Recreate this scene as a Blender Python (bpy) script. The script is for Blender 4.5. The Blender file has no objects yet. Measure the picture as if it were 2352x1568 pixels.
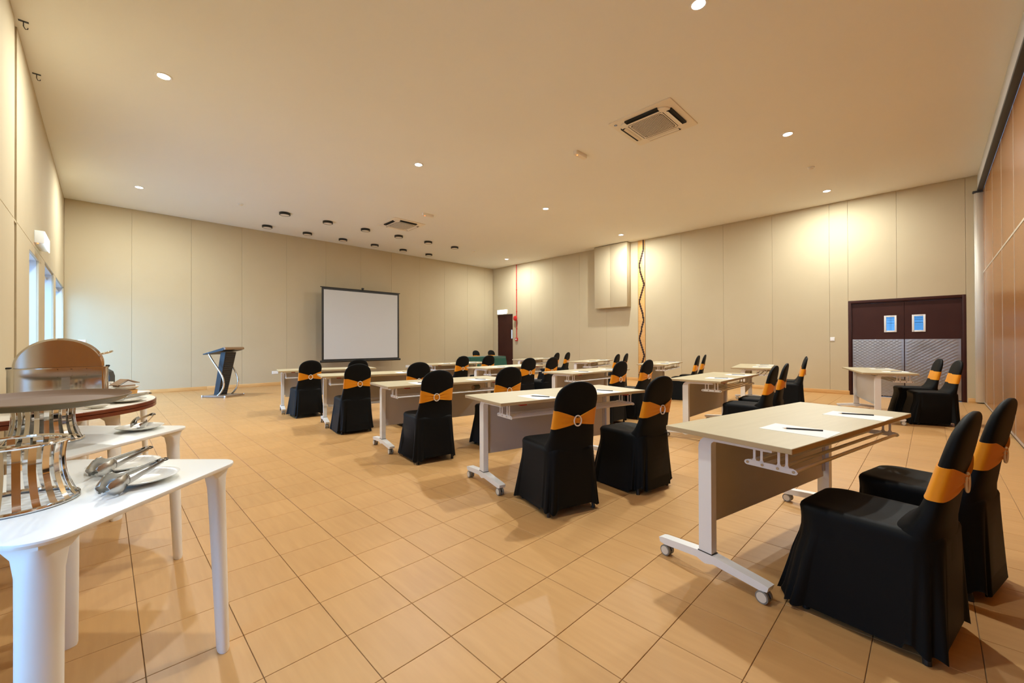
import bpy, bmesh, math, random
from mathutils import Vector, Matrix

# ------------------------------------------------------------------ camera, world, exposure
sc = bpy.context.scene
COL = sc.collection
R_ = [[0.7115895590, -0.7025871701, -0.0034011682],
      [-0.0008061751, -0.0056573457, 0.9999836721],
      [0.7025949399, 0.7115751983, 0.0045921164]]
FPX = 948.525
cd = bpy.data.cameras.new('camera')
cam = bpy.data.objects.new('camera', cd)
COL.objects.link(cam)
cd.sensor_fit = 'HORIZONTAL'
cd.sensor_width = 36.0
cd.lens = FPX / 2352 * 36.0
cd.clip_start = 0.02
cam.matrix_world = Matrix(((R_[0][0], R_[1][0], -R_[2][0], 0.0),
                           (R_[0][1], R_[1][1], -R_[2][1], 0.0),
                           (R_[0][2], R_[1][2], -R_[2][2], 1.2),
                           (0, 0, 0, 1)))
sc.camera = cam

world = bpy.data.worlds.new('daylight_sky')
sc.world = world
world.use_nodes = True
_n = world.node_tree.nodes['Background']
_n.inputs['Color'].default_value = (0.26, 0.54, 1.0, 1)
_n.inputs['Strength'].default_value = 13.0

vs = sc.view_settings
vs.view_transform = 'Standard'
vs.look = 'None'
vs.gamma = 1.0
vs.use_curve_mapping = False
vs.exposure = 0.0
sc.cycles.max_bounces = 8
sc.cycles.diffuse_bounces = 5
sc.cycles.glossy_bounces = 4
sc.cycles.transparent_max_bounces = 8
sc.cycles.caustics_reflective = False
sc.cycles.caustics_refractive = False
sc.cycles.use_adaptive_sampling = True
sc.cycles.adaptive_threshold = 0.03
LAMP_W = 51.0
LAMP_COL = (0.96, 1.0, 0.96)

# room (metres): camera stands at x=0, y=0
XL, XR, YB, YP, ZC = -0.637, 12.150, 13.481, -0.665, 4.461
WINS = [(7.547, 8.561, 2.345), (9.349, 10.887, 2.43), (11.328, 13.364, 2.452), (0.95, 1.55, 2.345)]
for (y0, y1, zt) in WINS:                     # sampling portals in the window openings (daylight only)
    ld = bpy.data.lights.new('window_portal', 'AREA')
    ld.shape = 'RECTANGLE'
    ld.size, ld.size_y = zt, y1 - y0
    ld.cycles.is_portal = True
    lo = bpy.data.objects.new('window_portal', ld)
    COL.objects.link(lo)
    lo.location = (XL - 0.24, (y0 + y1) / 2, zt / 2)
    lo.rotation_euler = (0, -math.pi / 2, 0)

rnd = random.Random(7)
PI = math.pi


# ------------------------------------------------------------------ materials
def mat(name, col, rough=0.5, metal=0.0, spec=0.5, emit=None, estr=0.0, noise=None, bump=None, sheen=0.0, coat=0.0,
        aniso_scale=(1, 1, 1), alpha=None):
    m = bpy.data.materials.new(name)
    m.use_nodes = True
    nt = m.node_tree
    b = nt.nodes['Principled BSDF']
    b.inputs['Base Color'].default_value = (*col, 1)
    b.inputs['Roughness'].default_value = rough
    b.inputs['Metallic'].default_value = metal
    b.inputs['Specular IOR Level'].default_value = spec
    if sheen:
        b.inputs['Sheen Weight'].default_value = sheen
        b.inputs['Sheen Roughness'].default_value = 0.5
    if coat:
        b.inputs['Coat Weight'].default_value = coat
        b.inputs['Coat Roughness'].default_value = 0.08
    if emit:
        b.inputs['Emission Color'].default_value = (*emit, 1)
        b.inputs['Emission Strength'].default_value = estr
    if noise or bump:
        tc = nt.nodes.new('ShaderNodeTexCoord')
        mp = nt.nodes.new('ShaderNodeMapping')
        mp.inputs['Scale'].default_value = aniso_scale
        nt.links.new(tc.outputs['Object'], mp.inputs['Vector'])
    if noise:                                  # (scale, colour2, low, high)
        nz = nt.nodes.new('ShaderNodeTexNoise')
        nz.inputs['Scale'].default_value = noise[0]
        nz.inputs['Detail'].default_value = 5
        nt.links.new(mp.outputs['Vector'], nz.inputs['Vector'])
        rp = nt.nodes.new('ShaderNodeValToRGB')
        rp.color_ramp.elements[0].position = noise[2]
        rp.color_ramp.elements[1].position = noise[3]
        rp.color_ramp.elements[0].color = (*col, 1)
        rp.color_ramp.elements[1].color = (*noise[1], 1)
        nt.links.new(nz.outputs['Fac'], rp.inputs['Fac'])
        nt.links.new(rp.outputs['Color'], b.inputs['Base Color'])
    if bump:                                   # (scale, strength, distance)
        nb = nt.nodes.new('ShaderNodeTexNoise')
        nb.inputs['Scale'].default_value = bump[0]
        nb.inputs['Detail'].default_value = 3
        nt.links.new(mp.outputs['Vector'], nb.inputs['Vector'])
        bp = nt.nodes.new('ShaderNodeBump')
        bp.inputs['Strength'].default_value = bump[1]
        bp.inputs['Distance'].default_value = bump[2]
        nt.links.new(nb.outputs['Fac'], bp.inputs['Height'])
        nt.links.new(bp.outputs['Normal'], b.inputs['Normal'])
    return m


M = {}
M['panel'] = mat('cream_fabric', (0.53, 0.447, 0.30), 0.9, spec=0.2, noise=(1.3, (0.512, 0.43, 0.285), 0.4, 0.7), bump=(2.2, 0.25, 0.02))
M['paint'] = mat('white_paint', (0.60, 0.60, 0.60), 0.7, spec=0.3)
M['ceiling'] = mat('ceiling_paint', (0.83, 0.83, 0.80), 0.9, spec=0.2, noise=(0.5, (0.815, 0.81, 0.775), 0.35, 0.7))
M['pine'] = mat('pine_wood', (0.62, 0.33, 0.10), 0.45, noise=(9, (0.72, 0.42, 0.15), 0.35, 0.65), aniso_scale=(1, 1, 14))
M['skirting'] = mat('pine_skirting', (0.60, 0.33, 0.11), 0.45, noise=(5, (0.70, 0.43, 0.17), 0.35, 0.65), aniso_scale=(0.6, 0.6, 9))
M['maroon'] = mat('maroon_door_paint', (0.040, 0.0095, 0.0065), 0.5, spec=0.25, noise=(3, (0.046, 0.012, 0.008), 0.4, 0.6))
M['inlay'] = mat('dark_inlay_wood', (0.055, 0.020, 0.010), 0.5)
M['alu'] = mat('aluminium_tread_plate', (0.46, 0.46, 0.47), 0.30, metal=1.0, noise=(2.2, (0.33, 0.31, 0.28), 0.5, 0.75))
M['alu_trim'] = mat('aluminium_trim', (0.70, 0.66, 0.58), 0.35, metal=0.7)
M['partition'] = mat('orange_brown_laminate', (0.29, 0.115, 0.026), 0.27, spec=0.4, noise=(2, (0.32, 0.13, 0.03), 0.3, 0.7), aniso_scale=(3, 3, 0.4))
M['dark'] = mat('dark_metal', (0.03, 0.03, 0.032), 0.5)
M['slot'] = mat('dark_slot', (0.012, 0.012, 0.013), 0.8)
M['beech'] = mat('beech_laminate', (0.475, 0.405, 0.255), 0.45, noise=(3.0, (0.505, 0.435, 0.28), 0.3, 0.7), aniso_scale=(0.8, 14, 14))
M['edge'] = mat('beech_edging', (0.44, 0.33, 0.18), 0.45)
M['white_metal'] = mat('white_powder_coat', (0.80, 0.80, 0.79), 0.4)
M['grey_metal'] = mat('grey_modesty_panel', (0.56, 0.52, 0.48), 0.5, bump=(180, 0.25, 0.002))
M['tyre'] = mat('grey_castor_rubber', (0.22, 0.21, 0.19), 0.45)
M['hub'] = mat('beige_castor_hub', (0.66, 0.62, 0.54), 0.5)
M['blackplastic'] = mat('black_plastic', (0.012, 0.012, 0.012), 0.45)
M['red'] = mat('red_tag', (0.45, 0.010, 0.012), 0.45)
M['cloth'] = mat('black_stretch_fabric', (0.0030, 0.0034, 0.0036), 0.6, spec=0.16, sheen=0.0, bump=(260, 0.15, 0.001))
M['sash'] = mat('amber_satin', (0.72, 0.265, 0.004), 0.55, spec=0.25, sheen=0.1)
M['buckle'] = mat('diamante_buckle', (0.80, 0.76, 0.70), 0.3, metal=0.3)
M['paper'] = mat('white_paper', (0.84, 0.85, 0.85), 0.8)
M['pencil'] = mat('black_lacquer', (0.012, 0.010, 0.010), 0.3)
M['pencil_blue'] = mat('dark_blue_lacquer', (0.04, 0.04, 0.16), 0.3)
M['gold'] = mat('gold_foil', (0.35, 0.20, 0.04), 0.4, metal=0.5)
M['bare_wood'] = mat('bare_wood', (0.70, 0.47, 0.28), 0.6)
M['white_plastic'] = mat('white_table_plastic', (0.82, 0.83, 0.80), 0.32, spec=0.5)
M['steel'] = mat('polished_steel', (0.78, 0.76, 0.73), 0.07, metal=1.0)
M['brushed'] = mat('brushed_steel', (0.50, 0.485, 0.455), 0.27, metal=1.0)
M['tray'] = mat('brown_tray_rubber', (0.17, 0.10, 0.058), 0.6, bump=(400, 0.2, 0.001))
M['tray_out'] = mat('olive_tray_shell', (0.15, 0.125, 0.07), 0.4)
M['china'] = mat('white_china', (0.80, 0.79, 0.74), 0.15, spec=0.6)
M['cream_top'] = mat('cream_laminate', (0.74, 0.69, 0.60), 0.4)
M['mahogany'] = mat('mahogany_edging', (0.14, 0.028, 0.008), 0.3, coat=0.3, noise=(6, (0.18, 0.040, 0.012), 0.4, 0.65), aniso_scale=(1, 1, 10))
M['green'] = mat('green_tablecloth', (0.003, 0.085, 0.060), 0.8, sheen=0.2)
M['screen'] = mat('matt_white_screen', (0.56, 0.58, 0.60), 0.85)
M['red_paint'] = mat('red_fire_paint', (0.55, 0.015, 0.012), 0.35)
M['lens'] = mat('downlight_lens', (1, 1, 1), 0.5, emit=(1, 0.97, 0.90), estr=22)
M['exit_face'] = mat('lit_sign_face', (0.9, 1, 1), 0.5, emit=(0.82, 1.0, 1.0), estr=3.2)
M['exit_teal'] = mat('lit_sign_mark', (0.3, 0.9, 0.85), 0.5, emit=(0.45, 0.95, 0.95), estr=1.6)
M['sign_case'] = mat('sign_housing', (0.76, 0.78, 0.76), 0.5)
M['led'] = mat('red_led', (1, 0.1, 0.02), 0.5, emit=(1, 0.10, 0.02), estr=9)
M['diffuser'] = mat('unlit_diffuser', (0.78, 0.74, 0.68), 0.6)
M['badge'] = mat('blue_badge', (0.01, 0.02, 0.22), 0.3)
M['badge_light'] = mat('pale_blue_mark', (0.45, 0.68, 0.9), 0.4)
M['ac'] = mat('warm_white_plastic', (0.80, 0.74, 0.64), 0.5)
M['grout'] = mat('brown_grout', (0.25, 0.17, 0.10), 0.9)
M['paving'] = mat('outdoor_paving', (0.45, 0.44, 0.42), 0.9, noise=(2, (0.38, 0.37, 0.35), 0.4, 0.6))
M['olive'] = mat('olive_glass', (0.08, 0.075, 0.03), 0.2)
M['kraft'] = mat('brown_paper', (0.42, 0.27, 0.16), 0.7)
M['lectern_tan'] = mat('tan_lacquer', (0.26, 0.17, 0.10), 0.25)
M['print'] = mat('faded_print', (0.03, 0.10, 0.30), 0.7)


def glass(name, tint, refl=0.08):
    m = bpy.data.materials.new(name)
    m.use_nodes = True
    nt = m.node_tree
    nt.nodes.clear()
    o = nt.nodes.new('ShaderNodeOutputMaterial')
    t = nt.nodes.new('ShaderNodeBsdfTransparent')
    t.inputs['Color'].default_value = (*tint, 1)
    g = nt.nodes.new('ShaderNodeBsdfGlossy')
    g.inputs['Roughness'].default_value = 0.03
    x = nt.nodes.new('ShaderNodeMixShader')
    x.inputs['Fac'].default_value = refl
    nt.links.new(t.outputs[0], x.inputs[1])
    nt.links.new(g.outputs[0], x.inputs[2])
    nt.links.new(x.outputs[0], o.inputs['Surface'])
    return m


M['glass'] = glass('clear_glass', (0.93, 0.96, 0.97))
M['film'] = glass('blue_film_glass', (0.166, 0.225, 0.25), 0.03)
M['bright_glass'] = glass('frosted_glass', (0.52, 0.38, 0.30), 0.03)


def tile_material():
    """Wood-look terracotta tile: streaks along y, a small shift of tone from tile to tile."""
    m = bpy.data.materials.new('terracotta_tile')
    m.use_nodes = True
    nt = m.node_tree
    L = nt.links.new
    b = nt.nodes['Principled BSDF']
    geo = nt.nodes.new('ShaderNodeNewGeometry')
    # tile index
    sub = nt.nodes.new('ShaderNodeVectorMath'); sub.operation = 'SUBTRACT'
    sub.inputs[1].default_value = (TU0, TV0, 0)
    L(geo.outputs['Position'], sub.inputs[0])
    div = nt.nodes.new('ShaderNodeVectorMath'); div.operation = 'DIVIDE'
    div.inputs[1].default_value = (TU, TV, 1)
    L(sub.outputs[0], div.inputs[0])
    fl = nt.nodes.new('ShaderNodeVectorMath'); fl.operation = 'FLOOR'
    L(div.outputs[0], fl.inputs[0])
    wn = nt.nodes.new('ShaderNodeTexWhiteNoise'); wn.noise_dimensions = '2D'
    L(fl.outputs[0], wn.inputs['Vector'])
    # streaks
    mul = nt.nodes.new('ShaderNodeVectorMath'); mul.operation = 'MULTIPLY'
    mul.inputs[1].default_value = (34, 3.2, 1)
    L(geo.outputs['Position'], mul.inputs[0])
    off = nt.nodes.new('ShaderNodeVectorMath'); off.operation = 'SCALE'
    off.inputs['Scale'].default_value = 40
    L(wn.outputs['Color'], off.inputs[0])
    add = nt.nodes.new('ShaderNodeVectorMath'); add.operation = 'ADD'
    L(mul.outputs[0], add.inputs[0]); L(off.outputs[0], add.inputs[1])
    nz = nt.nodes.new('ShaderNodeTexNoise')
    nz.inputs['Scale'].default_value = 1.0
    nz.inputs['Detail'].default_value = 4
    L(add.outputs[0], nz.inputs['Vector'])
    rp = nt.nodes.new('ShaderNodeValToRGB')
    rp.color_ramp.elements[0].position = 0.30
    rp.color_ramp.elements[1].position = 0.72
    rp.color_ramp.elements[0].color = (0.525, 0.295, 0.112, 1)
    rp.color_ramp.elements[1].color = (0.575, 0.330, 0.130, 1)
    L(nz.outputs['Fac'], rp.inputs['Fac'])
    hsv = nt.nodes.new('ShaderNodeHueSaturation')
    mr = nt.nodes.new('ShaderNodeMapRange')
    mr.inputs['To Min'].default_value = 0.97
    mr.inputs['To Max'].default_value = 1.03
    L(wn.outputs['Value'], mr.inputs['Value'])
    L(mr.outputs['Result'], hsv.inputs['Value'])
    L(rp.outputs['Color'], hsv.inputs['Color'])
    L(hsv.outputs['Color'], b.inputs['Base Color'])
    b.inputs['Roughness'].default_value = 0.42
    b.inputs['Specular IOR Level'].default_value = 0.32
    bp = nt.nodes.new('ShaderNodeBump')
    bp.inputs['Strength'].default_value = 0.12
    bp.inputs['Distance'].default_value = 0.002
    L(nz.outputs['Fac'], bp.inputs['Height'])
    L(bp.outputs['Normal'], b.inputs['Normal'])
    return m


TU, TV, TU0, TV0 = 0.30187, 0.30442, 0.71195, 1.99697
M['tile'] = tile_material()


# ------------------------------------------------------------------ mesh helpers
class MB:
    """Collects shapes in one bmesh; build() links them as one mesh object."""
    def __init__(self):
        self.bm = bmesh.new()
        self.mi = 0

    def _faces(self, vs_, fs):
        vv = [self.bm.verts.new(v) for v in vs_]
        for f in fs:
            try:
                fc = self.bm.faces.new([vv[i] for i in f])
                fc.material_index = self.mi
            except ValueError:
                pass
        return vv

    def box(self, x0, x1, y0, y1, z0, z1, bevel=0.0, seg=2):
        tmp = bmesh.new() if bevel else self.bm
        v = [(x0, y0, z0), (x1, y0, z0), (x1, y1, z0), (x0, y1, z0), (x0, y0, z1), (x1, y0, z1), (x1, y1, z1), (x0, y1, z1)]
        f = [(0, 3, 2, 1), (4, 5, 6, 7), (0, 1, 5, 4), (1, 2, 6, 5), (2, 3, 7, 6), (3, 0, 4, 7)]
        if not bevel:
            self._faces(v, f)
            return self
        vv = [tmp.verts.new(p) for p in v]
        for q in f:
            tmp.faces.new([vv[i] for i in q])
        bmesh.ops.bevel(tmp, geom=list(tmp.edges), offset=bevel, segments=seg, affect='EDGES', profile=0.5)
        self.merge(tmp)
        return self

    def merge(self, tmp, mtx=None):
        ids = {}
        for v in tmp.verts:
            ids[v.index if False else v] = self.bm.verts.new(mtx @ v.co if mtx else v.co)
        for f in tmp.faces:
            try:
                nf = self.bm.faces.new([ids[v] for v in f.verts])
                nf.material_index = self.mi
            except ValueError:
                pass
        tmp.free()

    def prism(self, pts, axis, a0, a1):
        """Extrude a polygon. axis 'x': pts are (y,z); 'y': (x,z); 'z': (x,y)."""
        n = len(pts)
        def P(p, a):
            return {'x': (a, p[0], p[1]), 'y': (p[0], a, p[1]), 'z': (p[0], p[1], a)}[axis]
        vv = [P(p, a0) for p in pts] + [P(p, a1) for p in pts]
        fs = [tuple(range(n - 1, -1, -1)), tuple(range(n, 2 * n))]
        fs += [(i, (i + 1) % n, n + (i + 1) % n, n + i) for i in range(n)]
        self._faces(vv, fs)
        return self

    def loft(self, rings, closed=True, cap0=True, cap1=True):
        """rings: list of equal-length point lists."""
        n = len(rings[0])
        vv = []
        for r in rings:
            vv += list(r)
        fs = []
        for k in range(len(rings) - 1):
            for i in range(n if closed else n - 1):
                j = (i + 1) % n
                fs.append((k * n + i, k * n + j, (k + 1) * n + j, (k + 1) * n + i))
        if cap0:
            fs.append(tuple(range(n - 1, -1, -1)))
        if cap1:
            b = (len(rings) - 1) * n
            fs.append(tuple(range(b, b + n)))
        self._faces(vv, fs)
        return self

    def cyl(self, c, r, h, axis='z', n=24, r2=None, cap=True):
        r2 = r if r2 is None else r2
        def P(a, rr, t):
            u, w = rr * math.cos(a), rr * math.sin(a)
            return {'z': (c[0] + u, c[1] + w, c[2] + t), 'x': (c[0] + t, c[1] + u, c[2] + w), 'y': (c[0] + u, c[1] + t, c[2] + w)}[axis]
        rg = [[P(2 * PI * i / n, r, 0) for i in range(n)], [P(2 * PI * i / n, r2, h) for i in range(n)]]
        return self.loft(rg, True, cap, cap)

    def lathe(self, prof, c=(0, 0, 0), n=40, sx=1.0, sy=1.0):
        """prof: list of (r, z)."""
        rg = []
        for (r, z) in prof:
            rg.append([(c[0] + sx * max(r, 1e-4) * math.cos(2 * PI * i / n), c[1] + sy * max(r, 1e-4) * math.sin(2 * PI * i / n), c[2] + z) for i in range(n)])
        return self.loft(rg, True, False, False)

    def tube(self, path, r, n=10, cap=True, closed=False):
        pts = [Vector(p) for p in path]
        rg = []
        m = len(pts)
        up = Vector((0, 0, 1))
        prev = None
        for i, p in enumerate(pts):
            if closed:
                d = pts[(i + 1) % m] - pts[(i - 1) % m]
            else:
                d = pts[min(i + 1, m - 1)] - pts[max(i - 1, 0)]
            d.normalize()
            a = d.cross(up) if prev is None else (prev - d * prev.dot(d))
            if a.length < 1e-4:
                a = d.cross(Vector((1, 0, 0)))
            a.normalize()
            prev = a
            b = d.cross(a)
            rr = r[i] if isinstance(r, (list, tuple)) else r
            rg.append([tuple(p + a * rr * math.cos(2 * PI * k / n) + b * rr * math.sin(2 * PI * k / n)) for k in range(n)])
        if closed:
            rg.append(rg[0])
        return self.loft(rg, True, cap and not closed, cap and not closed)

    def torus(self, c, R, r, axis='z', n=40, k=10, sx=1.0, sy=1.0):
        path = []
        for i in range(n):
            a = 2 * PI * i / n
            u, w = R * sx * math.cos(a), R * sy * math.sin(a)
            path.append({'z': (c[0] + u, c[1] + w, c[2]), 'y': (c[0] + u, c[1], c[2] + w), 'x': (c[0], c[1] + u, c[2] + w)}[axis])
        return self.tube(path, r, k, closed=True)

    def mesh(self, name, mats, sharp=35, weld=True):
        if weld:
            bmesh.ops.remove_doubles(self.bm, verts=list(self.bm.verts), dist=1e-6)
        bmesh.ops.recalc_face_normals(self.bm, faces=list(self.bm.faces))
        me = bpy.data.meshes.new(name)
        self.bm.to_mesh(me)
        self.bm.free()
        if not isinstance(mats, (list, tuple)):
            mats = [mats]
        for q in mats:
            me.materials.append(M[q])
        for p in me.polygons:
            p.use_smooth = True
        me.set_sharp_from_angle(angle=math.radians(sharp))
        return me

    def build(self, name, mats, parent=None, sharp=35, loc=None, rot=None, weld=True):
        o = bpy.data.objects.new(name, self.mesh(name, mats, sharp, weld))
        COL.objects.link(o)
        if parent:
            o.parent = parent
        if loc:
            o.location = loc
        if rot:
            o.rotation_euler = rot
        return o


def rrect(hx, hy, r, n=6, cx=0.0, cy=0.0):
    """Rounded rectangle outline, counter-clockwise."""
    out = []
    for (sx, sy, a0) in ((1, 1, 0), (-1, 1, PI / 2), (-1, -1, PI), (1, -1, 1.5 * PI)):
        for i in range(n + 1):
            a = a0 + (PI / 2) * i / n
            out.append((cx + sx * (hx - r) + r * math.cos(a), cy + sy * (hy - r) + r * math.sin(a)))
    return out


def tag(o, label, cat=None, group=None, kind=None):
    if label:
        o['label'] = label
    if cat:
        o['category'] = cat
    if group:
        o['group'] = group
    if kind:
        o['kind'] = kind
    return o


def struct(o):
    o['kind'] = 'structure'
    return o


def empty(name, loc=(0, 0, 0), rz=0.0):
    o = bpy.data.objects.new(name, None)
    COL.objects.link(o)
    o.empty_display_size = 0.1
    o.location = loc
    o.rotation_euler = (0, 0, rz)
    return o


def kid(src, name, parent, loc=None, rot=None):
    """A part that shares the mesh of src."""
    o = bpy.data.objects.new(name, src.data)
    COL.objects.link(o)
    o.parent = parent
    if loc:
        o.location = loc
    if rot:
        o.rotation_euler = rot
    return o


KIDS = {}


def copy_tree(o, parent=None):
    c = o.copy()
    COL.objects.link(c)
    c.parent = parent
    for k in list(o.children):
        copy_tree(k, c)
    return c


# ------------------------------------------------------------------ structure: floor
b = MB()
b.box(XL - 0.24, XR + 0.2, YP - 0.3, YB + 0.2, -0.12, -0.004)
floor = struct(b.build('floor', 'grout'))


def px(x, y, z):
    d = (x, y, z - 1.2)
    q = [sum(R_[i][k] * d[k] for k in range(3)) for i in range(3)]
    if q[2] < 0.05:
        return None
    return (1176 + FPX * q[0] / q[2], 784 - FPX * q[1] / q[2])


tiles = []
i0, i1 = math.floor((XL - TU0) / TU), math.ceil((XR - TU0) / TU)
j0, j1 = math.floor((YP - 0.12 - TV0) / TV), math.ceil((YB - TV0) / TV)
for i in range(i0, i1):
    for j in range(j0, j1):
        x0, y0 = TU0 + i * TU, TV0 + j * TV
        cs = [px(x0 + a * TU, y0 + c * TV, 0) for a, c in ((0, 0), (1, 0), (1, 1), (0, 1))]
        area = 0.0
        if all(cs):
            mx, my = sum(c[0] for c in cs) / 4, sum(c[1] for c in cs) / 4
            if -10 < mx < 2362 and my < 1590:
                area = abs(sum(cs[k][0] * cs[(k + 1) % 4][1] - cs[(k + 1) % 4][0] * cs[k][1] for k in range(4))) / 2
        tiles.append((area, x0, y0))
tiles.sort(reverse=True)
G = 0.0013


def tile_box(mb, x0, y0, x1, y1):
    t, c = 0.0, 0.0012
    lo = [(x0, y0, -0.005), (x1, y0, -0.005), (x1, y1, -0.005), (x0, y1, -0.005)]
    mi = [(x0, y0, -c), (x1, y0, -c), (x1, y1, -c), (x0, y1, -c)]
    hi = [(x0 + c, y0 + c, t), (x1 - c, y0 + c, t), (x1 - c, y1 - c, t), (x0 + c, y1 - c, t)]
    mb.loft([lo, mi, hi], True, False, True)


b = MB()
tile_box(b, G, G, TU - G, TV - G)
t0 = b.build('tile', 'tile', floor, sharp=5)
t0.location = (tiles[0][1], tiles[0][2], 0)
for a, x0, y0 in tiles[1:300]:
    kid(t0, 'tile', floor, (x0, y0, 0))
b = MB()
for a, x0, y0 in tiles[300:]:
    xa, xb = max(x0 + G, XL - 0.02), min(x0 + TU - G, XR + 0.02)
    ya, yb = max(y0 + G, YP - 0.14), min(y0 + TV - G, YB + 0.02)
    if xb - xa > 0.01 and yb - ya > 0.01:
        tile_box(b, xa, ya, xb, yb)
o = b.build('tile_field', 'tile', floor, sharp=5, weld=False)
o['kind'] = 'stuff'

# ceiling
b = MB()
b.box(XL - 0.24, XR + 0.2, YP - 0.3, YB + 0.2, ZC, ZC + 0.12)
ceiling = struct(b.build('ceiling', 'ceiling'))


# ------------------------------------------------------------------ structure: walls
def slab_with_holes(u0, u1, z1, holes):
    """Rectangles (u0,u1,z0,z1) covering a wall without its holes (holes start at the floor)."""
    rec = []
    u = u0
    for (a, c, zt) in sorted(holes):
        rec.append((u, a, 0, z1))
        rec.append((a, c, zt, z1))
        u = c
    rec.append((u, u1, 0, z1))
    return [r for r in rec if r[1] - r[0] > 1e-4]


PT = 0.024     # thickness of the fabric panels
SG = 0.0012    # half of the seam between panels


def panel(parent, side, u0, u1, z0, z1):
    b = MB()
    g = SG
    if side == 'back':
        b.box(u0 + g, u1 - g, YB, YB + PT, z0 + g, z1 - g, 0.004, 2)
    elif side == 'right':
        b.box(XR, XR + PT, u0 + g, u1 - g, z0 + g, z1 - g, 0.004, 2)
    else:
        b.box(XL - PT, XL, u0 + g, u1 - g, z0 + g, z1 - g, 0.004, 2)
    return b.build('wall_panel', 'panel', parent, sharp=5)


b = MB()
b.box(XL - 0.24, XR + 0.2, YB + PT, YB + 0.22, -0.05, ZC)
wall_back = struct(b.build('wall_back', 'panel'))
seams = [XL, 0.47, 1.61, 2.73, 3.87, 5.01, 6.15, 7.29, 8.44, 9.57, 10.72, 11.66, XR]
for a, c in zip(seams[:-1], seams[1:]):
    panel(wall_back, 'back', a, c, 0.0, ZC)

D1 = (-0.504, 1.319, 2.14)
D2 = (12.261, 13.187, 2.43)
b = MB()
for (a, c, z0, z1) in slab_with_holes(YP - 0.3, YB + 0.22, ZC, [D1, D2]):
    b.box(XR + PT, XR + 0.20, a, c, z0, z1)
wall_right = struct(b.build('wall_right', 'panel'))
full = [(13.187, YB), (11.21, 12.261), (10.08, 11.21), (8.85, 10.08), (7.73, 8.85), (6.56, 7.73),
        (5.17, 6.31), (4.0, 5.17), (2.83, 4.0), (1.66, 2.83), (1.319, 1.66), (YP - 0.1, -0.504)]
for a, c in full:
    panel(wall_right, 'right', a, c, 0, ZC)
for a, c, z0 in ((12.261, 13.187, 2.43), (0.50, 1.319, 2.14), (-0.504, 0.50, 2.14)):
    panel(wall_right, 'right', a, c, z0, ZC)

b = MB()
for (a, c, z0, z1) in slab_with_holes(YP - 0.3, YB + 0.22, ZC, WINS):
    b.box(XL - 0.24, XL - PT, a, c, z0, z1)
wall_left = struct(b.build('wall_left', 'paint'))
ZS = 2.455
for a, c in ((YP - 0.1, 1.9), (1.9, 4.2), (4.2, 6.37), (6.56, 8.9), (8.9, 11.2), (11.2, YB)):
    panel(wall_left, 'left', a, c, ZS, ZC)
for a, c in ((YP - 0.1, 0.95), (1.55, 4.2), (4.2, 6.37), (6.56, 7.547), (8.561, 9.349), (10.887, 11.328), (13.364, YB)):
    panel(wall_left, 'left', a, c, 0, ZS)
for (y0, y1, zt) in WINS:
    if ZS - zt > 0.03:
        panel(wall_left, 'left', y0, y1, zt, ZS)
# the narrow sunken strip between two panel bays
b = MB()
b.box(XL - PT - 0.002, XL - 0.016, 6.375, 6.555, 0.0, ZC)
b.box(XL - PT, XL - 0.004, 6.37, 6.565, ZS - 0.012, ZS + 0.012, 0.004)
b.build('recess_strip', 'panel', wall_left)

# movable partition along the near side
b = MB()
b.box(XL - 0.24, XR + 0.2, YP - 0.30, YP, 4.17, ZC)
wall_near = struct(b.build('wall_near', 'paint'))
b = MB()
b.box(XL - 0.2, XR, YP - 0.07, YP + 0.008, 4.13, 4.172, 0.004)
b.build('partition_track', 'dark', wall_near)
xs = [11.69 - 1.235 * k for k in range(-1, 10)]
YW = -0.735
for k in range(len(xs)):
    xb = min(xs[k], XR - 0.02) if k else XR - 0.02
    xa = max(xs[k] - 1.235 if k else xs[1], XL - 0.1) if k else 11.69
    if k == 0:
        xa, xb = 11.69, XR - 0.03
    else:
        xb, xa = xs[k], max(xs[k] - 1.235, XL - 0.1)
    if xb - xa < 0.05:
        continue
    for z0, z1 in ((0.035, 2.535), (2.565, 4.13)):
        b = MB()
        b.box(xa + 0.007, xb - 0.007, YW - 0.06, YW, z0, z1)
        b.build('partition_panel', 'partition', wall_near)
    b = MB()
    b.box(xa - 0.007, xa + 0.007, YW - 0.06, YW + 0.003, 0.03, 4.13)
    b.build('trim_strip', 'alu_trim', wall_near)
b = MB()
b.box(XL - 0.1, XR - 0.03, YW - 0.06, YW + 0.004, 2.536, 2.564)
b.build('trim_strip', 'alu_trim', wall_near)
b = MB()
b.box(XL - 0.1, XR - 0.03, YW - 0.05, YW + 0.006, 0.0, 0.034)
b.build('bottom_seal', 'dark', wall_near)
b = MB()
b.box(XL - 0.1, XR - 0.03, YW, YW + 0.012, 0.026, 0.040)
b.build('trim_strip', 'alu_trim', wall_near)
b = MB()
b.box(XR - 0.06, XR, YW - 0.06, YP + 0.05, 0.02, 4.10, 0.01)
b.box(XR - 0.075, XR, YW - 0.04, YP + 0.03, 0.02, 4.10, 0.006)
b.build('wall_channel', 'alu_trim', wall_near)
b = MB()
b.box(XR - 0.08, XR, YW - 0.06, YP + 0.07, 4.10, 4.14, 0.01)
b.build('channel_cap', 'dark', wall_near)


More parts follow.
